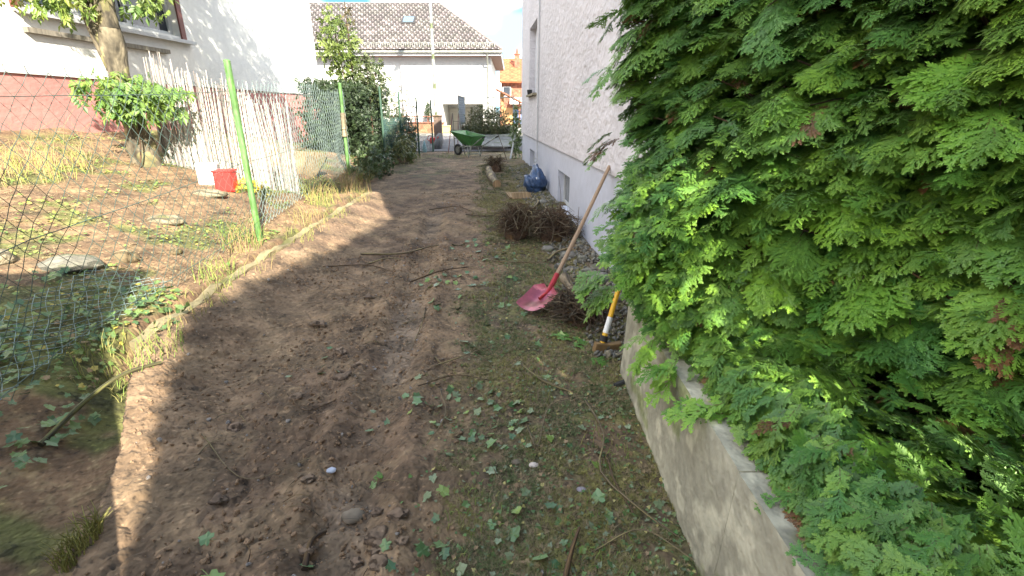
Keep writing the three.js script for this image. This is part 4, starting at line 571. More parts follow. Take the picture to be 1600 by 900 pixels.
function roots(seed, cx, cd, w, hgt, n, name, label, cat, m2 = M.root) {  // torn root ball
  const o = thing(name, label, cat, 0, 0, 0), r = rngOf(seed), y = groundY(cx, cd), fin = [], thick = [];
  for (let i = 0; i < n; i++) { const a = r() * 6.28, k = r() < 0.22, e = 0.3 + 0.7 * r(), s = V(cx + 0.25 * w * (r() - 0.5), y + hgt * (0.15 + 0.45 * r()), cd + 0.25 * w * (r() - 0.5)), t = V(cx + w * e * Math.cos(a), y + Math.max(0.01, hgt * (0.1 + 1.0 * r()) * (1.1 - 0.5 * e)), cd + w * e * Math.sin(a)), m = s.clone().lerp(t, 0.5).add(new THREE.Vector3(0.6 * w * (r() - 0.5), 0.5 * hgt * (r() - 0.3), 0.6 * w * (r() - 0.5))); (k ? thick : fin).push(tube(curve([s, m, t], 5), k ? 0.012 : 0.0038, k ? 0.003 : 0.0014, k ? 6 : 4, false)); }
  mesh('fine_roots', fin, m2, o); if (thick.length) mesh('thick_roots', thick, M.logBark, o); mesh('soil_clump', [rock(seed, w * 0.36, hgt * 0.42, w * 0.36, 3, 0.6).translate(cx, y + hgt * 0.1, -cd)], M.root, o); return o;
}
roots(41, 0.06, 5.85, 0.36, 0.46, 560, 'root_ball', 'upright bushy brown root ball on the moss before the blue bag', 'root ball');
roots(42, 0.50, 5.75, 0.40, 0.42, 520, 'root_heap', 'tangled heap of brown roots against the plinth near the cellar window', 'root heap');
roots(43, 0.52, 3.42, 0.32, 0.26, 420, 'stump_roots', 'torn stump roots below the shovel handle by the gravel', 'root ball');
roots(44, -0.42, 11.9, 0.36, 0.42, 220, 'far_root_clump', 'rooty twig clump at the far end of the pale log', 'root clump');
{ const l = thing('sawn_branch', 'short pale sawn branch lying against the torn stump roots', 'branch', 0, 0, 0); mesh('bark', [tube(curve([gv(0.55, 3.48, 0.10), gv(0.50, 3.75, 0.13), gv(0.47, 4.05, 0.13)], 10), (t) => 0.045 + 0.01 * Math.sin(t * 7), 0, 10)], M.logBark, l, true); }
{ // blue rubble sack slumped over
  const g = mergeVertices(new THREE.SphereGeometry(1, 40, 28).deleteAttribute('normal').deleteAttribute('uv')), p = g.attributes.position, y0 = groundY(0.4, 8.9, false);
  for (let i = 0; i < p.count; i++) { let x = p.getX(i), y = p.getY(i), z = p.getZ(i); const k = 1 + 0.5 * (fbm(x * 2 + 30, y * 3 + 30, z * 2 + 30.4, 3) - 0.5) + 0.16 * Math.abs(Math.sin(x * 7 + y * 4 + z * 3)) * (y > -0.3 ? 1 : 0); y = Math.max(-0.75, y); p.setXYZ(i, x * k * 0.235, y * k * 0.28 + (y > 0.5 ? 0.09 * Math.sin(x * 5 + 1) : 0), z * k * 0.27); }
  g.computeVertexNormals(); const o = thing('blue_sack', 'crumpled dark blue plastic sack slumped against the plinth', 'sack', 0.43, y0, 9.0, 0.2); o.scale.setScalar(0.82); mesh('body', [g.translate(0, 0.22, 0)], M.bluePlastic, o); mesh('torn_label', [cbox(0.12, 0.07, 0.004, 0.001).rotateZ(0.6).rotateX(-0.35).translate(-0.03, 0.33, 0.262)], M.whitePlastic, o);
}
{ const o = thing('cardboard_sheet', 'bent piece of tan board lying before the blue sack', 'board', 0.12, groundY(0.12, 8.6) + 0.02, 8.55, 0.25); mesh('panel', [cbox(0.40, 0.02, 0.30, 0.004).rotateX(0.15).translate(0, 0.04, 0)], M.cardboard, o); mesh('flap', [cbox(0.34, 0.014, 0.12, 0.004).rotateX(0.9).translate(0.0, 0.055, 0.18)], M.cardboard, o); }
{ // red shovel leaning on the wall
  const s = thing('red_shovel', 'red bladed shovel with long wooden handle leaning on the house plinth', 'shovel', 0, 0, 0), a = V(0.34, 0.20, 3.80), b = V(wallX(4.7) - 0.035, 1.07, 4.68), ax = b.clone().sub(a).normalize();
  mesh('handle', [tube(curve([a, a.clone().lerp(b, 0.5).add(new THREE.Vector3(0, -0.012, 0)), b], 16), 0.0185, 0.017, 12)], M.timber, s, true);
  const bl = new THREE.PlaneGeometry(1, 1, 16, 20), p = bl.attributes.position, X = new THREE.Vector3().crossVectors(ax, UPV).normalize(), flat = new THREE.Vector3(-0.66, -0.30, 0.68).normalize(), Xb = new THREE.Vector3().crossVectors(flat, UPV).normalize(), N = new THREE.Vector3().crossVectors(Xb, flat);
  for (let i = 0; i < p.count; i++) { const u = p.getX(i) * 2, v = 0.5 - p.getY(i), w = 0.135 * (v < 0.12 ? lerp(0.35, 0.92, v / 0.12) : 0.95 + 0.05 * Math.sin(v * 3)) * (1 - 0.10 * smooth(0.85, 1, v) * u * u), q = a.clone().addScaledVector(ax, -0.06).addScaledVector(flat, v * 0.31 - 0.02 * u * u * smooth(0.6, 1, v)).addScaledVector(Xb, u * w).addScaledVector(N, 0.05 * u * u * (1 - 0.5 * v) - 0.02 * Math.sin(v * 3.1) + 0.015 * Math.exp(-u * u * 30) * (1 - v)); p.setXYZ(i, q.x, q.y, q.z); }
  bl.computeVertexNormals(); mesh('blade', [bl], M.pinkWorn, s); mesh('socket', [tube([a.clone().addScaledVector(ax, 0.10), a.clone(), a.clone().addScaledVector(ax, -0.08).addScaledVector(flat, 0.02), a.clone().addScaledVector(ax, -0.07).addScaledVector(flat, 0.13).addScaledVector(N, 0.004)], (t) => lerp(0.023, 0.012, smooth(0.4, 1, t)), 0, 12)], M.redPaint, s);
}
{ // yellow handled axe standing on its head
  const s = thing('yellow_axe', 'yellow handled axe standing on its rusty head by the hedge end', 'axe', 0, 0, 0), y = groundY(0.64, 2.85, false), a = V(0.60, y + 0.05, 2.90), b = V(0.79, y + 0.64, 3.12), ax = b.clone().sub(a);
  const at = (t) => a.clone().addScaledVector(ax, t); mesh('handle', [tube([at(0.0), at(0.3), at(0.62)], 0.019, 0.017, 12)], M.yellow, s); mesh('grip', [tube([at(0.62), at(0.8), at(1.0)], 0.019, 0.022, 12)], M.rubber, s); mesh('collar', [tube([at(0.07), at(0.13)], 0.026, 0.026, 12)], M.rubber, s); mesh('sticker', [tube([at(0.16), at(0.33)], 0.0196, 0.0192, 12, false)], M.whitePlastic, s);
  const hs = new THREE.Shape(); hs.moveTo(-0.05, -0.03); hs.lineTo(0.05, -0.035); hs.lineTo(0.12, -0.055); hs.quadraticCurveTo(0.135, 0, 0.12, 0.045); hs.lineTo(0.05, 0.03); hs.lineTo(-0.05, 0.03); hs.closePath();
  mesh('head', [new THREE.ExtrudeGeometry(hs, { depth: 0.03, bevelEnabled: true, bevelSize: 0.008, bevelThickness: 0.008, bevelSegments: 2 }).translate(0.0, 0, -0.015).rotateZ(-0.2).rotateY(0.25).translate(a.x + 0.005, a.y, a.z)], M.rusty, s);
}
{ const o = thing('dark_glove', 'small dark rubber strap lying at the hedge wall foot', 'strap', 0.66, groundY(0.66, 2.5) + 0.012, 2.5, 0.6); mesh('body', [cbox(0.13, 0.022, 0.035, 0.008)], M.rubber, o); }
// ---------------------------------------------------------------- garden things on the left
{ const y = groundY(-4.15, 6.75, false); const o = thing('white_tub', 'white square plastic tub beside the red tub in the garden', 'tub', -4.17, y - 0.02, 6.75, 0.35); mesh('body', [cbox(0.25, 0.28, 0.25, 0.02).translate(0, 0.14, 0)], M.whitePlastic, o); mesh('rim', [cbox(0.265, 0.025, 0.265, 0.008).translate(0, 0.275, 0)], M.whitePlastic, o); }
{ const y = groundY(-3.85, 6.6, false); const o = thing('red_tub', 'red square plastic tub beside the white tub in the garden', 'tub', -3.87, y - 0.02, 6.6, 0.2); mesh('body', [cbox(0.23, 0.28, 0.23, 0.02).translate(0, 0.14, 0)], M.redPlastic, o); mesh('rim', [cbox(0.245, 0.025, 0.245, 0.008).translate(0, 0.272, 0)], M.redPlastic, o); }
{ const o = thing('stone_slab', 'tan concrete slab propped at an angle behind the reed screen', 'slab', 0, 0, 0); const s = new THREE.Shape(); s.moveTo(-0.5, 0); s.lineTo(0.22, -0.02); s.lineTo(0.46, 0.36); s.lineTo(0.40, 0.42); s.lineTo(-0.42, 0.52); s.closePath(); mesh('slab', [new THREE.ExtrudeGeometry(s, { depth: 0.06, bevelEnabled: true, bevelSize: 0.01, bevelThickness: 0.01, bevelSegments: 1 }).rotateX(-0.35).rotateY(0.25).translate(-3.75, groundY(-3.7, 8.6, false) - 0.02, -8.7)], M.slab, o); }
[[-3.62, 4.95, 0.19, 0.07, 0.10, 'flat pale stone on the garden soil near the green post', M.stoneWarm], [-3.42, 3.55, 0.24, 0.07, 0.16, 'broad grey stone sunk in the garden beneath the fence mesh', M.stoneGrey], [-3.22, 3.85, 0.10, 0.08, 0.07, 'rounded brown stone beside the broad grey stone', M.slab], [-3.86, 6.15, 0.22, 0.07, 0.1, 'pale boulder in front of the red tub', M.stoneWarm], [-3.05, 4.2, 0.05, 0.04, 0.05, 'small pinkish stone on the garden slope', M.slab], [-3.85, 3.4, 0.14, 0.08, 0.12, 'pale lump of stone left of the broad grey stone', M.stoneWarm]]
  .forEach(([x, d, a, b, c, label, m], i) => tag(mesh('garden_stone', [rock(i + 3, a, b, c, 3, 0.3).translate(x, groundY(x, d) + 0.012, -d)], m), label, 'stone', 'stones in the garden'));
console.log('objects done');
// ---------------------------------------------------------------- small litter, grass, leaves
function ivyLeaf(seed) {                                                 // five pointed lobes, gently cupped
  const r = rngOf(seed), out = [[0, -0.10], [0.24, -0.30], [0.46, -0.20], [0.42, 0.06], [0.56, 0.30], [0.32, 0.44], [0.17, 0.66], [0, 0.92], [-0.16, 0.64], [-0.33, 0.46], [-0.56, 0.28], [-0.41, 0.05], [-0.47, -0.18], [-0.22, -0.30]].map(([x, y]) => [x * (0.85 + 0.3 * r()), y * (0.85 + 0.3 * r())]), pos = [], z = (x, y) => 0.18 * (x * x + 0.5 * y * y) + 0.05 * Math.sin(x * 6 + y * 4 + seed), c = [0, 0.12];
  for (let i = 0; i < out.length; i++) { const a = out[i], b = out[(i + 1) % out.length]; for (const q of [c, a, b]) pos.push(q[0], z(q[0], q[1]), -q[1]); }
  const stem = tube([new THREE.Vector3(0, z(0, -0.05), 0.05), new THREE.Vector3(0.04, 0.02, 0.35), new THREE.Vector3(0.1, 0.0, 0.6)], 0.02, 0.012, 4, false);
  const g = G([triGeo(pos), stem]); g.userData.done = true; return g;
}
// where a small thing lies, in words
function spot(x, d) {
  if (d > 2.7 && wallX(d) - x < 0.42) return d < 3.9 ? 'by the torn stump roots and gravel' : d < 5 ? 'in the gravel below the shovel handle' : 'in the gravel by the far plinth';
  if (Math.abs(x + 0.70 + 0.085 * (d - 1.9)) < 0.17) return d < 2.2 ? 'in the muddy wheel rut near the grey stone' : d < 4.5 ? 'in the muddy wheel rut' : 'in the fading far wheel rut';
  if (x > 0.3 && d < 2.7) return 'at the foot of the hedge wall';
  if (x > -0.4) return d < 2.2 ? 'on the mossy ground beside the hedge wall' : d < 3.4 ? 'on the moss before the shovel' : d < 5 ? 'on the moss left of the shovel' : 'on the moss near the root ball';
  if (x < -1.4) return d < 3 ? 'on bare earth beside the sunlit strip' : 'on bare earth below the kerb';
  return d < 2.2 ? 'on the crumbly bare earth by the clods' : d < 4 ? 'on the trampled earth mid path' : 'on the trampled earth towards the wheelbarrow';
}
const ivy = [1, 2, 3, 4].map(ivyLeaf);
const ivyMats = [[0.13, 0.23, 0.085], [0.075, 0.15, 0.055], [0.16, 0.22, 0.115], [0.20, 0.30, 0.07], [0.06, 0.13, 0.05]].map((c) => mat(...c, { roughness: 0.38, transmission: 0.15, thickness: 0 }));
function lay(x, d, up, r, tilt = 0.5) { const e = 0.03, n = new THREE.Vector3(-(groundY(x + e, d) - groundY(x - e, d)) / (2 * e), 1, (groundY(x, d + e) - groundY(x, d - e)) / (2 * e)).add(new THREE.Vector3((r() - 0.5) * tilt, 0, (r() - 0.5) * tilt)).normalize(); return { p: gv(x, d, up), q: new THREE.Quaternion().setFromUnitVectors(UPV, n).multiply(new THREE.Quaternion().setFromAxisAngle(UPV, r() * 6.283)) }; }
{
  const r = rngOf(101), leaf = (x, d, s, k) => { const t = lay(x, d, 0.008 + 0.012 * r(), r, 1.3), o = new THREE.Mesh(ivy[Math.floor(r() * 4)], ivyMats[k]); o.name = numbered('fallen_ivy_leaf'); o.position.copy(t.p); o.quaternion.copy(t.q); o.scale.setScalar(s); o.castShadow = o.receiveShadow = true; scene.add(o); tag(o, `${s > 0.048 ? 'large' : s > 0.034 ? 'mid sized' : 'small'} ${['mid green', 'dark bluish green', 'pale silvery green', 'yellow green', 'deep green'][k]} ivy leaf ${spot(x, d)}`, 'leaf', 'ivy leaves scattered on the path'); };
  // the largest ones, read off the photograph as x, d, size, tint
  for (const [x, d, s, k] of [[-1.05, 1.22, 0.075, 3], [-1.15, 1.38, 0.05, 0], [-0.30, 1.62, 0.06, 3], [-0.36, 1.60, 0.05, 2], [0.10, 1.32, 0.055, 0], [0.0, 1.42, 0.06, 1], [-0.33, 1.33, 0.055, 1], [-0.75, 1.30, 0.05, 1], [-0.62, 1.72, 0.045, 0], [-0.56, 2.55, 0.05, 2], [-0.42, 2.3, 0.05, 2], [-0.52, 2.28, 0.05, 0], [-0.40, 2.12, 0.04, 2], [0.05, 2.15, 0.06, 1], [0.22, 2.6, 0.05, 0], [-0.35, 3.1, 0.06, 2], [-0.28, 3.0, 0.05, 1], [-0.60, 3.6, 0.06, 1], [-0.68, 3.75, 0.07, 0], [-0.62, 3.66, 0.06, 4], [0.1, 3.6, 0.06, 1], [-0.1, 3.75, 0.06, 0], [-0.35, 4.2, 0.07, 4], [-0.25, 4.3, 0.06, 1], [-0.15, 5.0, 0.07, 2], [-0.05, 5.4, 0.06, 0], [0.2, 2.0, 0.04, 3], [0.35, 3.1, 0.06, 3], [0.18, 3.0, 0.05, 0], [-0.1, 1.75, 0.045, 2], [-0.75, 2.1, 0.04, 1], [-0.25, 2.0, 0.04, 1], [0.4, 1.5, 0.05, 4]]) leaf(x, d, s, k);
  let cx = 0, cd = 2; for (let i = 0; i < 170; i++) { if (r() < 0.22) { cd = 1.2 + 4.6 * Math.pow(r(), 1.4); cx = lerp(-0.75, 0.66, Math.pow(r(), 0.7)) - (r() < 0.12 ? 0.8 : 0); } const d = Math.max(1.15, cd + 0.35 * (r() - 0.5) * (1 + r())), x = cx + 0.35 * (r() - 0.5) * (1 + r()); if (d < 2.7 && x > 0.68) continue; if (x > wallX(d) - 0.1) continue; leaf(x, d, 0.022 + 0.03 * r() * r() + 0.004 * d, Math.floor(r() * 5)); }
  // tiny leaves and chaff nobody could count
  const chaff = [], bits = []; for (let i = 0; i < 5200; i++) { const d = 1.1 + 8 * Math.pow(r(), 1.7), x = lerp(-0.5, 0.7, Math.pow(r(), 0.55)); if (x > wallX(d) - 0.05 || (d < 2.7 && x > 0.69)) continue; const t = lay(x, d, 0.006 + 0.006 * r(), r, 1.2), k = r(); chaff.push({ ...t, s: 0.010 + 0.014 * r() * r(), c: k < 0.5 ? C3(0.06 + 0.05 * r(), 0.12 + 0.07 * r(), 0.045) : k < 0.75 ? C3(0.13, 0.17, 0.10) : k < 0.9 ? C3(0.22, 0.15, 0.08) : C3(0.33, 0.29, 0.10) }); }
  instanced('leaf_litter', ivy[2], mat(1, 1, 1, { roughness: 0.55 }), chaff, scene); tag(scene.getObjectByName('leaf_litter'), 'tiny ivy leaves and chaff strewn over the mossy right side', 'leaf litter');
  // moss and grass tufts
  const bl = (() => { const p = [], q = rngOf(4); for (let i = 0; i < 9; i++) { const a = q() * 6.28, l = 0.6 + 0.5 * q(), b = new THREE.Vector3(0.25 * (q() - 0.5), 0, 0.25 * (q() - 0.5)), dir = new THREE.Vector3(Math.cos(a) * 0.8, 0.75 * q() + 0.25, Math.sin(a) * 0.8).normalize(), side = new THREE.Vector3(-Math.sin(a), 0, Math.cos(a)); const m = b.clone().addScaledVector(dir, l * 0.55), e = b.clone().addScaledVector(dir, l); e.y -= 0.16 * l; for (const v of [b.clone().addScaledVector(side, 0.035), b.clone().addScaledVector(side, -0.035), m, b.clone().addScaledVector(side, 0.035), m, m.clone().addScaledVector(side, 0.03), m.clone().addScaledVector(side, 0.03), m, e]) p.push(v.x, v.y, v.z); } const g = triGeo(p); g.userData.done = true; return g; })();
  const tufts = []; for (let i = 0; i < 70000 && tufts.length < 30000; i++) { const d = 1.0 + 12 * Math.pow(r(), 1.9), x = lerp(-0.9, 0.75, r()); if (x > wallX(d) - 0.03 || (d < 2.7 && x > 0.70)) continue; const m = moss(x, d); if (r() > m * 1.15 - 0.1 || fbm(x * 7 + 80, d * 7, 0, 2) < 0.36) continue; const t = lay(x, d, 0, r, 0.3), k = fbm(x * 3 + 11, d * 3 + 44, 0, 3), y = r(); tufts.push({ ...t, s: (0.014 + 0.024 * r()) * (1 + 0.10 * d), c: y < 0.36 ? C3(0.24, 0.185, 0.11) : mixC([0.085, 0.110, 0.040], [0.20, 0.185, 0.055], clamp((k - 0.36) * 3.2)).multiplyScalar(0.7 + 0.6 * r()) }); }
  instanced('moss_turf', bl, mat(1, 1, 1, { roughness: 0.8 }), tufts, scene); tag(scene.getObjectByName('moss_turf'), 'short mossy turf along the right side of the path', 'moss');
  // soil crumbs
  const cr = G([rock(2, 1, 0.8, 1, 1, 0.7)]); cr.userData.done = true; const cs = []; for (let i = 0; i < 14000; i++) { const d = 1.0 + 8 * Math.pow(r(), 1.8), x = lerp(-2.2, 0.4, r()); if (x < kerbX(d) + 0.05) continue; const loose = fbm(x * 1.1 + 3, d * 0.9 + 8, 0, 3); if (r() > smooth(0.46, 0.66, loose) + 0.03 || r() < moss(x, d) * 0.8) continue; const s = 0.0022 + 0.010 * Math.pow(r(), 4) + 0.0006 * d, b = 0.7 + 0.6 * r(); cs.push({ p: gv(x, d, s * 0.3), q: randQ(r), s, c: r() < 0.06 ? C3(0.34, 0.32, 0.30) : C3(0.33 * b, 0.225 * b, 0.14 * b) }); }
  instanced('soil_crumbs', cr, mat(1, 1, 1, { map: T.soil, roughness: 1 }), cs, scene); tag(scene.getObjectByName('soil_crumbs'), 'loose brown earth crumbs spread over the trampled path', 'soil');
  // larger clods and stones, one by one
  const clodM = [mat(0.29, 0.21, 0.145, { map: T.soil, bumpMap: T.soilBump, bumpScale: 0.01 }), mat(0.26, 0.185, 0.13, { map: T.soil, bumpMap: T.soilBump, bumpScale: 0.01 })];
  for (const [x, d, s] of [[-0.52, 1.42, 0.035], [-0.50, 1.36, 0.028], [-0.45, 1.50, 0.03], [-0.58, 1.33, 0.024], [-1.22, 2.35, 0.03], [-1.05, 2.6, 0.04], [-1.0, 2.75, 0.03], [-1.18, 2.95, 0.035], [-0.9, 1.7, 0.025], [-1.25, 1.6, 0.03], [-0.78, 1.36, 0.026], [-1.45, 2.1, 0.03], [-1.5, 3.4, 0.04], [-1.25, 3.9, 0.04], [-0.48, 1.28, 0.026], [-0.55, 1.55, 0.022], [-0.42, 1.38, 0.02]]) tag(mesh('earth_clod', [rock(x * 50, s * 1.25, s * 0.75, s, 4, 1.1).translate(x, groundY(x, d) + s * 0.1, -d)], clodM[(x * 100 | 0) & 1]), `${s > 0.029 ? 'big' : 'small'} lump of brown earth ${spot(x, d)}`, 'clod', 'earth clods on the path');
  for (const [x, d, s, m, label] of [[-0.83, 1.78, 0.017, 'blue', 'small bluish pebble on the brown earth'], [-0.66, 1.55, 0.038, 'grey', 'flat grey stone pressed into the wheel rut'], [0.02, 1.82, 0.018, 'grey', 'grey slate chip on the moss'], [0.10, 1.80, 0.016, 'pale', 'pale pebble beside the grey slate chip'], [0.30, 1.66, 0.018, 'lilac', 'lilac pebble among ivy leaves near the hedge wall']]) tag(mesh('pebble', [rock(d * 31, s * 1.3, s * 0.6, s, 2, 0.3).translate(x, groundY(x, d) + (m === 'grey' ? 0.0 : s * 0.25), -d)], { blue: mat(0.42, 0.46, 0.55), grey: mat(0.20, 0.165, 0.14, { map: T.concrete }), pale: mat(0.55, 0.48, 0.44), lilac: mat(0.33, 0.30, 0.36) }[m]), label, 'pebble');
  // gravel strip by the house
  const gr = [G([rock(11, 1, 0.7, 0.8, 2, 0.3)]), G([rock(12, 1.1, 0.6, 0.9, 2, 0.3)])]; gr.forEach((g) => { g.userData.done = true; }); const gl = [[], []]; for (let i = 0; i < 2600; i++) { const d = 2.8 + 10 * Math.pow(r(), 1.4), w = Math.pow(r(), 1.3) * 0.5, x = wallX(d) - 0.03 - w; const s = 0.012 + 0.02 * r() * r(), b = 0.7 + 0.6 * r(); gl[i % 2].push({ p: gv(x, d, s * 0.25 + 0.02 * r()), q: randQ(r), s, c: r() < 0.7 ? C3(0.23 * b, 0.22 * b, 0.22 * b) : C3(0.30 * b, 0.26 * b, 0.21 * b) }); }
  const gg = thing('gravel_strip', 'grey pebble drainage strip along the house plinth', 'gravel', 0, 0, 0); gg.userData.kind = 'stuff'; gl.forEach((l, i) => instanced('pebbles', gr[i], mat(1, 1, 1, { map: T.concrete, roughness: 0.8 }), l, gg));
  for (const [x, d, s] of [[0.80, 4.15, 0.085], [0.74, 4.45, 0.06], [0.84, 4.55, 0.05], [0.86, 3.75, 0.07], [0.62, 5.1, 0.07], [0.60, 4.7, 0.05], [0.42, 5.35, 0.06], [0.75, 4.9, 0.055], [0.55, 7.1, 0.06], [0.50, 7.8, 0.07]]) tag(mesh('field_stone', [rock(x * 77 + d, s * 1.3, s * 0.7, s, 3, 0.3).translate(x, groundY(x, d) + s * 0.2, -d)], x * 10 % 2 > 1 ? M.stoneGrey : mat(0.25, 0.235, 0.23, { map: T.concrete })), `${s > 0.065 ? 'large' : s > 0.052 ? 'middling' : 'small'} rounded grey stone ${spot(x, d)}`, 'stone', 'stones in the gravel strip');
  // roots and twigs on the path
  const path = (pts, up = 0.008) => pts.map(([x, d, u = 0]) => gv(x, d, up + u));
  [[[[-1.7, 5.2], [-1.2, 5.15], [-0.9, 5.5, 0.02], [-0.6, 5.6]], 0.012, 'paleTwig'], [[[-1.55, 4.9], [-1.3, 5.0, 0.03], [-1.05, 4.95]], 0.008, 'paleTwig'], [[[-1.9, 4.7], [-1.5, 4.8, 0.02], [-1.2, 4.62]], 0.007, 'twig'], [[[-1.0, 4.4], [-0.7, 4.5, 0.02], [-0.45, 4.75]], 0.009, 'twig'], [[[-0.72, 3.7], [-0.70, 3.4, 0.015], [-0.72, 3.05]], 0.006, 'paleTwig'], [[[-0.62, 3.1], [-0.5, 2.85, 0.01], [-0.38, 2.7]], 0.005, 'paleTwig'], [[[-0.5, 2.75], [-0.3, 2.85, 0.02], [-0.1, 3.1]], 0.005, 'paleTwig'], [[[-0.42, 2.45], [-0.36, 2.2, 0.02], [-0.42, 1.95]], 0.005, 'paleTwig'], [[[-0.55, 2.45], [-0.35, 2.6, 0.02], [-0.12, 2.55]], 0.004, 'twig'], [[[0.08, 2.1], [0.12, 1.9, 0.03], [0.22, 2.3, 0.02], [0.4, 2.4]], 0.004, 'paleTwig'], [[[0.42, 2.35], [0.46, 2.0, 0.02], [0.40, 1.75, 0.02], [0.55, 1.5, 0.03], [0.66, 1.4]], 0.006, 'paleTwig'], [[[0.46, 1.9], [0.45, 1.7, 0.02], [0.52, 1.45]], 0.005, 'rootLight'], [[[0.18, 1.22], [0.22, 1.33, 0.03], [0.26, 1.42, 0.05]], 0.011, 'root'], [[[-0.75, 1.28], [-0.77, 1.4, 0.01], [-0.75, 1.48]], 0.013, 'twig'], [[[-1.3, 2.4], [-1.1, 2.2, 0.02], [-0.98, 2.3]], 0.004, 'twig'], [[[0.06, 2.75], [0.2, 2.55, 0.01], [0.36, 2.44]], 0.008, 'paleTwig'], [[[0.52, 4.4, 0.04], [0.62, 4.0, 0.06], [0.74, 3.55, 0.05]], 0.008, 'paleTwig'], [[[0.3, 4.5], [0.32, 4.1, 0.04], [0.36, 3.9, 0.12]], 0.006, 'paleTwig'], [[[0.55, 3.0, 0.08], [0.75, 3.1, 0.13], [0.9, 3.15, 0.16]], 0.005, 'twig'], [[[-0.2, 4.9], [0.1, 4.8, 0.02], [0.4, 4.9]], 0.005, 'rootLight'], [[[-0.7, 7.2], [-0.4, 7.0, 0.02], [-0.1, 7.3]], 0.007, 'twig'], [[[-1.3, 7.5], [-0.9, 7.7, 0.02], [-0.6, 7.4]], 0.007, 'twig'], [[[-0.15, 13.6, 0.1], [-0.3, 14, 0.5], [-0.5, 14.3, 0.9]], 0.012, 'twig'], [[[0.25, 6.2, 0.1], [0.45, 6.6, 0.16], [0.5, 7.2, 0.12]], 0.026, 'paleTwig'], [[[0.2, 7.0, 0.03], [0.4, 7.5, 0.08], [0.42, 8.1, 0.05]], 0.03, 'paleTwig'], [[[0.38, 4.9, 0.03], [0.5, 5.1, 0.07], [0.66, 5.05, 0.12]], 0.016, 'paleTwig'], [[[-1.55, 2.0], [-1.2, 1.75, 0.02], [-0.95, 1.85]], 0.003, 'paleTwig'], [[[0.3, 1.35], [0.5, 1.42, 0.03], [0.66, 1.3, 0.02]], 0.004, 'paleTwig'], [[[0.56, 5.2, 0.1], [0.68, 5.0, 0.3], [0.7, 5.0, 0.55]], 0.005, 'twig'], [[[0.5, 5.6, 0.1], [0.58, 5.7, 0.45], [0.55, 5.75, 0.75]], 0.004, 'twig']]
    .forEach(([pts, rad, m]) => stick('loose_twig', `${rad > 0.0075 ? 'stout' : 'thin'} ${{ paleTwig: 'pale twig', twig: 'brown twig', root: 'dark root', rootLight: 'reddish root' }[m]} ${spot(pts[1][0], pts[1][1])}`, 'twig', path(pts), rad, rad * 0.5, M[m], 'loose roots and twigs along the path', 6, 12));
  for (let i = 0; i < 190; i++) { const d = 1.2 + 7 * Math.pow(r(), 1.2), x = lerp(-1.9, 0.6, r()), a = r() * 6.28, l = 0.05 + 0.12 * r(); if (x < kerbX(d) + 0.3) continue; stick('thin_straw', `thin straw or rootlet ${spot(x, d)}`, 'straw', path([[x, d], [x + 0.5 * l * Math.cos(a) + 0.03 * (r() - 0.5), d + 0.5 * l * Math.sin(a), 0.01], [x + l * Math.cos(a), d + l * Math.sin(a)]], 0.005), 0.0016 + 0.0016 * r(), 0.001, r() < 0.6 ? M.paleTwig : M.rootLight, 'thin straws and rootlets on the path', 4, 5); }
  stick('fallen_branch', 'stout greenish branch lying across the dark earth by the fence', 'branch', [V(-2.16, groundY(-2.16, 1.82) + 0.02, 1.82), V(-2.17, lerp(groundY(-2.16, 1.82), groundY(-2.1, 2.5), 0.4) + 0.05, 2.1), V(-2.15, lerp(groundY(-2.16, 1.82), groundY(-2.1, 2.5), 0.75) + 0.05, 2.33), V(-2.08, groundY(-2.08, 2.52) + 0.02, 2.52)], 0.014, 0.009, mat(0.20, 0.19, 0.09, { map: T.bark }), null, 8, 16);
  const clump = (name, label, x, d, n, hgt, w, cA, cB) => { const o = thing(name, label, 'grass', 0, 0, 0), l = []; for (let i = 0; i < n; i++) { const a = r() * 6.28, k = Math.sqrt(r()) * w, px = x + k * Math.cos(a), pd = d + k * Math.sin(a) * 1.6, b = gv(px, pd, -0.01); const hh = hgt * (0.5 + 0.7 * r()), dx = (r() - 0.5) * hh * 1.1, dz = (r() - 0.5) * hh * 1.1; l.push(tube([b, b.clone().add(new THREE.Vector3(dx * 0.35, hh * 0.6, dz * 0.35)), b.clone().add(new THREE.Vector3(dx, hh * (0.8 + 0.2 * r()), dz))], 0.0028, 0.0008, 3, false)); } const c = mixC(cA, cB, 0.5); const half = Math.floor(n / 2); for (const [q, c2] of [[l.slice(0, half), cA], [l.slice(half), cB]]) mesh('blades', q, mat(...c2), o).userData.kind = 'stuff'; return o; };
  const dryA = [0.36, 0.26, 0.12], dryB = [0.24, 0.23, 0.075], gA = [0.16, 0.24, 0.05], gB = [0.30, 0.33, 0.08];
  clump('bank_grass', 'green grass and weeds on the earth bank by the fallen branch', -2.3, 2.6, 150, 0.13, 0.22, gA, dryB); for (const [x, d, n, q] of [[0.15, 2.5, 60, 'before the shovel'], [0.45, 1.95, 60, 'at the hedge wall foot'], [-0.15, 1.5, 70, 'near the large ivy leaves'], [0.35, 1.4, 70, 'beside the dark root end'], [-0.1, 3.9, 50, 'left of the shovel blade'], [0.3, 4.6, 50, 'below the root heap']]) clump('moss_grass', `short green grass tuft in the moss ${q}`, x, d, n, 0.05, 0.12, gA, dryB);
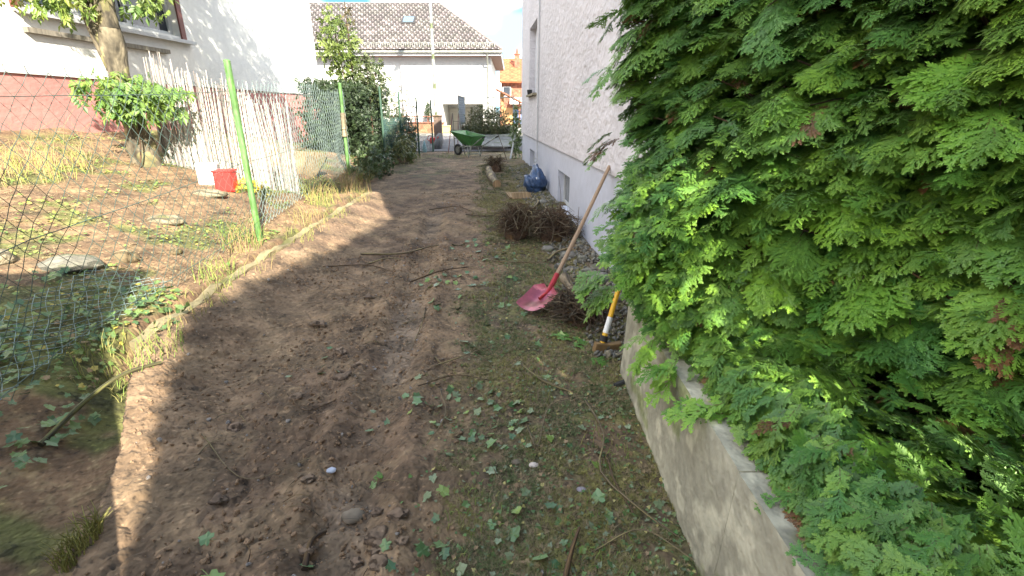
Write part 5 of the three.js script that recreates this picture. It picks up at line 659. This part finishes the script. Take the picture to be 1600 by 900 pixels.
  // ivy patch by the near fence
  const ip = thing('ivy_patch', 'dense green ivy growing below the near fence', 'ivy', 0, 0, 0), il = [[], [], [], []]; for (let i = 0; i < 620; i++) { const d = 1.5 + 1.9 * r(), x = fenceX(d) + 0.3 - 1.1 * r(); if (fbm(x * 3, d * 3, 0, 3) < 0.46) continue; const t = lay(x, d, 0.02 + 0.12 * r() * r(), r, 1.3); il[i % 4].push({ ...t, s: 0.022 + 0.035 * r(), c: mixC([0.05, 0.11, 0.04], [0.16, 0.25, 0.07], r()) }); } il.forEach((l, k) => instanced('leaves', ivy[k], mat(1, 1, 1, { roughness: 0.45, transmission: 0.2, thickness: 0 }), l, ip));
  // garden weeds and straw
  const gl2 = [], st = []; for (let i = 0; i < 9000; i++) { const d = 2.2 + 7.5 * r(), x = fenceX(d) + 0.15 - 4.0 * Math.pow(r(), 1.2); if (fbm(x * 2.2 + 60, d * 2.2 + 7, 0, 4) < 0.46 + 0.1 * r()) continue; const t = lay(x, d, 0.01 + 0.03 * r(), r, 1.1), k = r(); gl2.push({ ...t, s: 0.012 + 0.026 * r(), c: k < 0.78 ? mixC([0.10, 0.18, 0.04], [0.24, 0.30, 0.06], r()) : k < 0.88 ? C3(0.42, 0.34, 0.06) : C3(0.30, 0.20, 0.09) }); }
  instanced('garden_weeds', ivy[0], mat(1, 1, 1, { roughness: 0.6, transmission: 0.2, thickness: 0 }), gl2, scene); tag(scene.getObjectByName('garden_weeds'), 'low green weeds and yellow leaves over the garden soil', 'weeds');
  for (let i = 0; i < 5200; i++) { const d = 2.2 + 7.5 * r(), x = fenceX(d) + 0.2 - 4.2 * r(); const t = lay(x, d, 0.008, r, 0.5), k = 0.7 + 0.5 * r(); st.push({ ...t, s: new THREE.Vector3(0.02 + 0.05 * r(), 0.02, 0.02 + 0.03 * r()), c: r() < 0.7 ? C3(0.33 * k, 0.245 * k, 0.13 * k) : C3(0.20 * k, 0.13 * k, 0.075 * k) }); }
  instanced('garden_straw', bl, mat(1, 1, 1, { roughness: 0.9 }), st, scene); tag(scene.getObjectByName('garden_straw'), 'dry straw and dead leaves strewn across the garden slope', 'straw');
  // dry grass clumps along the kerb and by the house
  clump('dry_grass_clump', 'tall straw coloured grass at the far end of the kerb', -2.62, 8.0, 150, 0.42, 0.28, dryA, dryB); clump('dry_grass_clump', 'straw grass tuft on the kerb beside the leaning post', -2.75, 7.0, 110, 0.32, 0.26, dryA, gB); for (const [d, n, k] of [[3.1, 26, 0], [3.5, 30, 1], [4.3, 26, 0], [5.3, 30, 1], [5.7, 26, 0], [6.5, 40, 1], [7.5, 60, 0]]) clump('kerb_straw', `${['straw', 'greenish'][k]} grass wisps on the kerb ${d < 4 ? 'by the ivy' : d < 5 ? 'before the green post' : d < 6 ? 'past the green post' : 'near the kerb end'}, ${n} stalk tuft`.replace(/, \d+ stalk tuft/, d === 5.3 || d === 6.5 || d === 3.1 ? ', thin tuft' : ', fuller tuft'), kerbX(d) + 0.02, d, n, 0.10 + 0.02 * (d % 3), 0.16, [dryA, gB][k], dryB);
  clump('dry_grass_clump', 'thin yellow grass along the middle of the kerb', -2.55, 6.0, 90, 0.2, 0.2, dryB, dryA);
  clump('green_grass_clump', 'green and straw grass at the foot of the green post', -2.72, 4.7, 90, 0.3, 0.16, gA, dryA); clump('weed_tuft', 'green weeds on the kerb corner nearest the earth strip', -2.50, 3.9, 80, 0.16, 0.16, gA, gB); clump('moss_tuft', 'lit yellow green tuft on the near earth edge', -1.62, 1.36, 160, 0.10, 0.06, [0.30, 0.30, 0.08], dryB); clump('corner_grass', 'yellowing long grass clump before the red plinth', -5.6, 5.6, 240, 0.36, 0.5, [0.30, 0.32, 0.08], dryA); clump('corner_grass', 'brown seeding weeds left of the tree', -5.75, 6.4, 60, 0.5, 0.4, [0.22, 0.15, 0.09], dryA); clump('verge_grass', 'grass strip before the asphalt beside the wheelbarrow', -1.9, 15.6, 160, 0.1, 0.5, gA, dryB);
  for (const [x, d, t] of [[-2.66, 4.75, 0.75], [-2.5, 5.2, 0.35], [-2.35, 3.6, 0.25], [-2.55, 8.1, 0.7], [-2.42, 8.2, 0.4], [-2.6, 4.2, 0.3]]) { const b = gv(x, d, -0.02); stick('dry_stalk', `${t > 0.6 ? 'tall' : t > 0.32 ? 'middling' : 'short'} bare pale stalk ${d > 7 ? 'in the straw grass at the kerb end' : d > 4.5 ? 'by the bright green post' : 'on the kerb beside the ivy'}`, 'stalk', [b, b.clone().add(new THREE.Vector3(0.02, t * 0.5, 0.02)), b.clone().add(new THREE.Vector3(0.08 * (r() - 0.3), t, 0.05 * (r() - 0.5)))], 0.005, 0.003, M.paleTwig, 'dry stalks along the kerb', 5, 8); }
  // yellow flowers behind the red tub
  const fl = thing('yellow_flowers', 'low clump of yellow flowers behind the green post', 'flowers', 0, 0, 0), fy = []; for (let i = 0; i < 90; i++) { const x = -3.62 + 0.3 * (r() - 0.5), d = 6.75 + 0.4 * (r() - 0.5); fy.push({ p: gv(x, d, 0.04 + 0.1 * r()), q: randQ(r), s: 0.7 + 0.5 * r(), c: C3(0.70, 0.52, 0.05) }); } instanced('petals', LC.small, mat(1, 1, 1, { roughness: 0.6, transmission: 0.2, thickness: 0 }), fy, fl); instanced('leaves', LC.small, M.leafy, cloud(r, 60, (q) => gv(-3.62 + 0.36 * (q() - 0.5), 6.75 + 0.4 * (q() - 0.5), 0.03 + 0.05 * q()), [0.10, 0.18, 0.04], [0.2, 0.26, 0.06], 0.8, 1.3), fl);
  // fallen thuja cuttings
  for (const [x, d, s, a] of [[0.42, 2.95, 1.2, 0.4], [0.36, 3.02, 1.0, 1.2], [-0.63, 1.74, 0.35, 0.3], [0.5, 2.75, 0.8, -0.5]]) { const o = new THREE.Mesh(sprays[1], thujaMats[1]); o.name = numbered('thuja_cutting'); o.position.copy(gv(x, d, 0.03)); o.rotation.set(-Math.PI / 2 + 0.15, 0, a - 1.2); o.scale.setScalar(s); scene.add(o); o.castShadow = o.receiveShadow = true; tag(o, 'cut green thuja spray dropped on the path', 'cutting', 'thuja cuttings on the path'); }
}
console.log('litter done');
renderer.render(scene, camera);
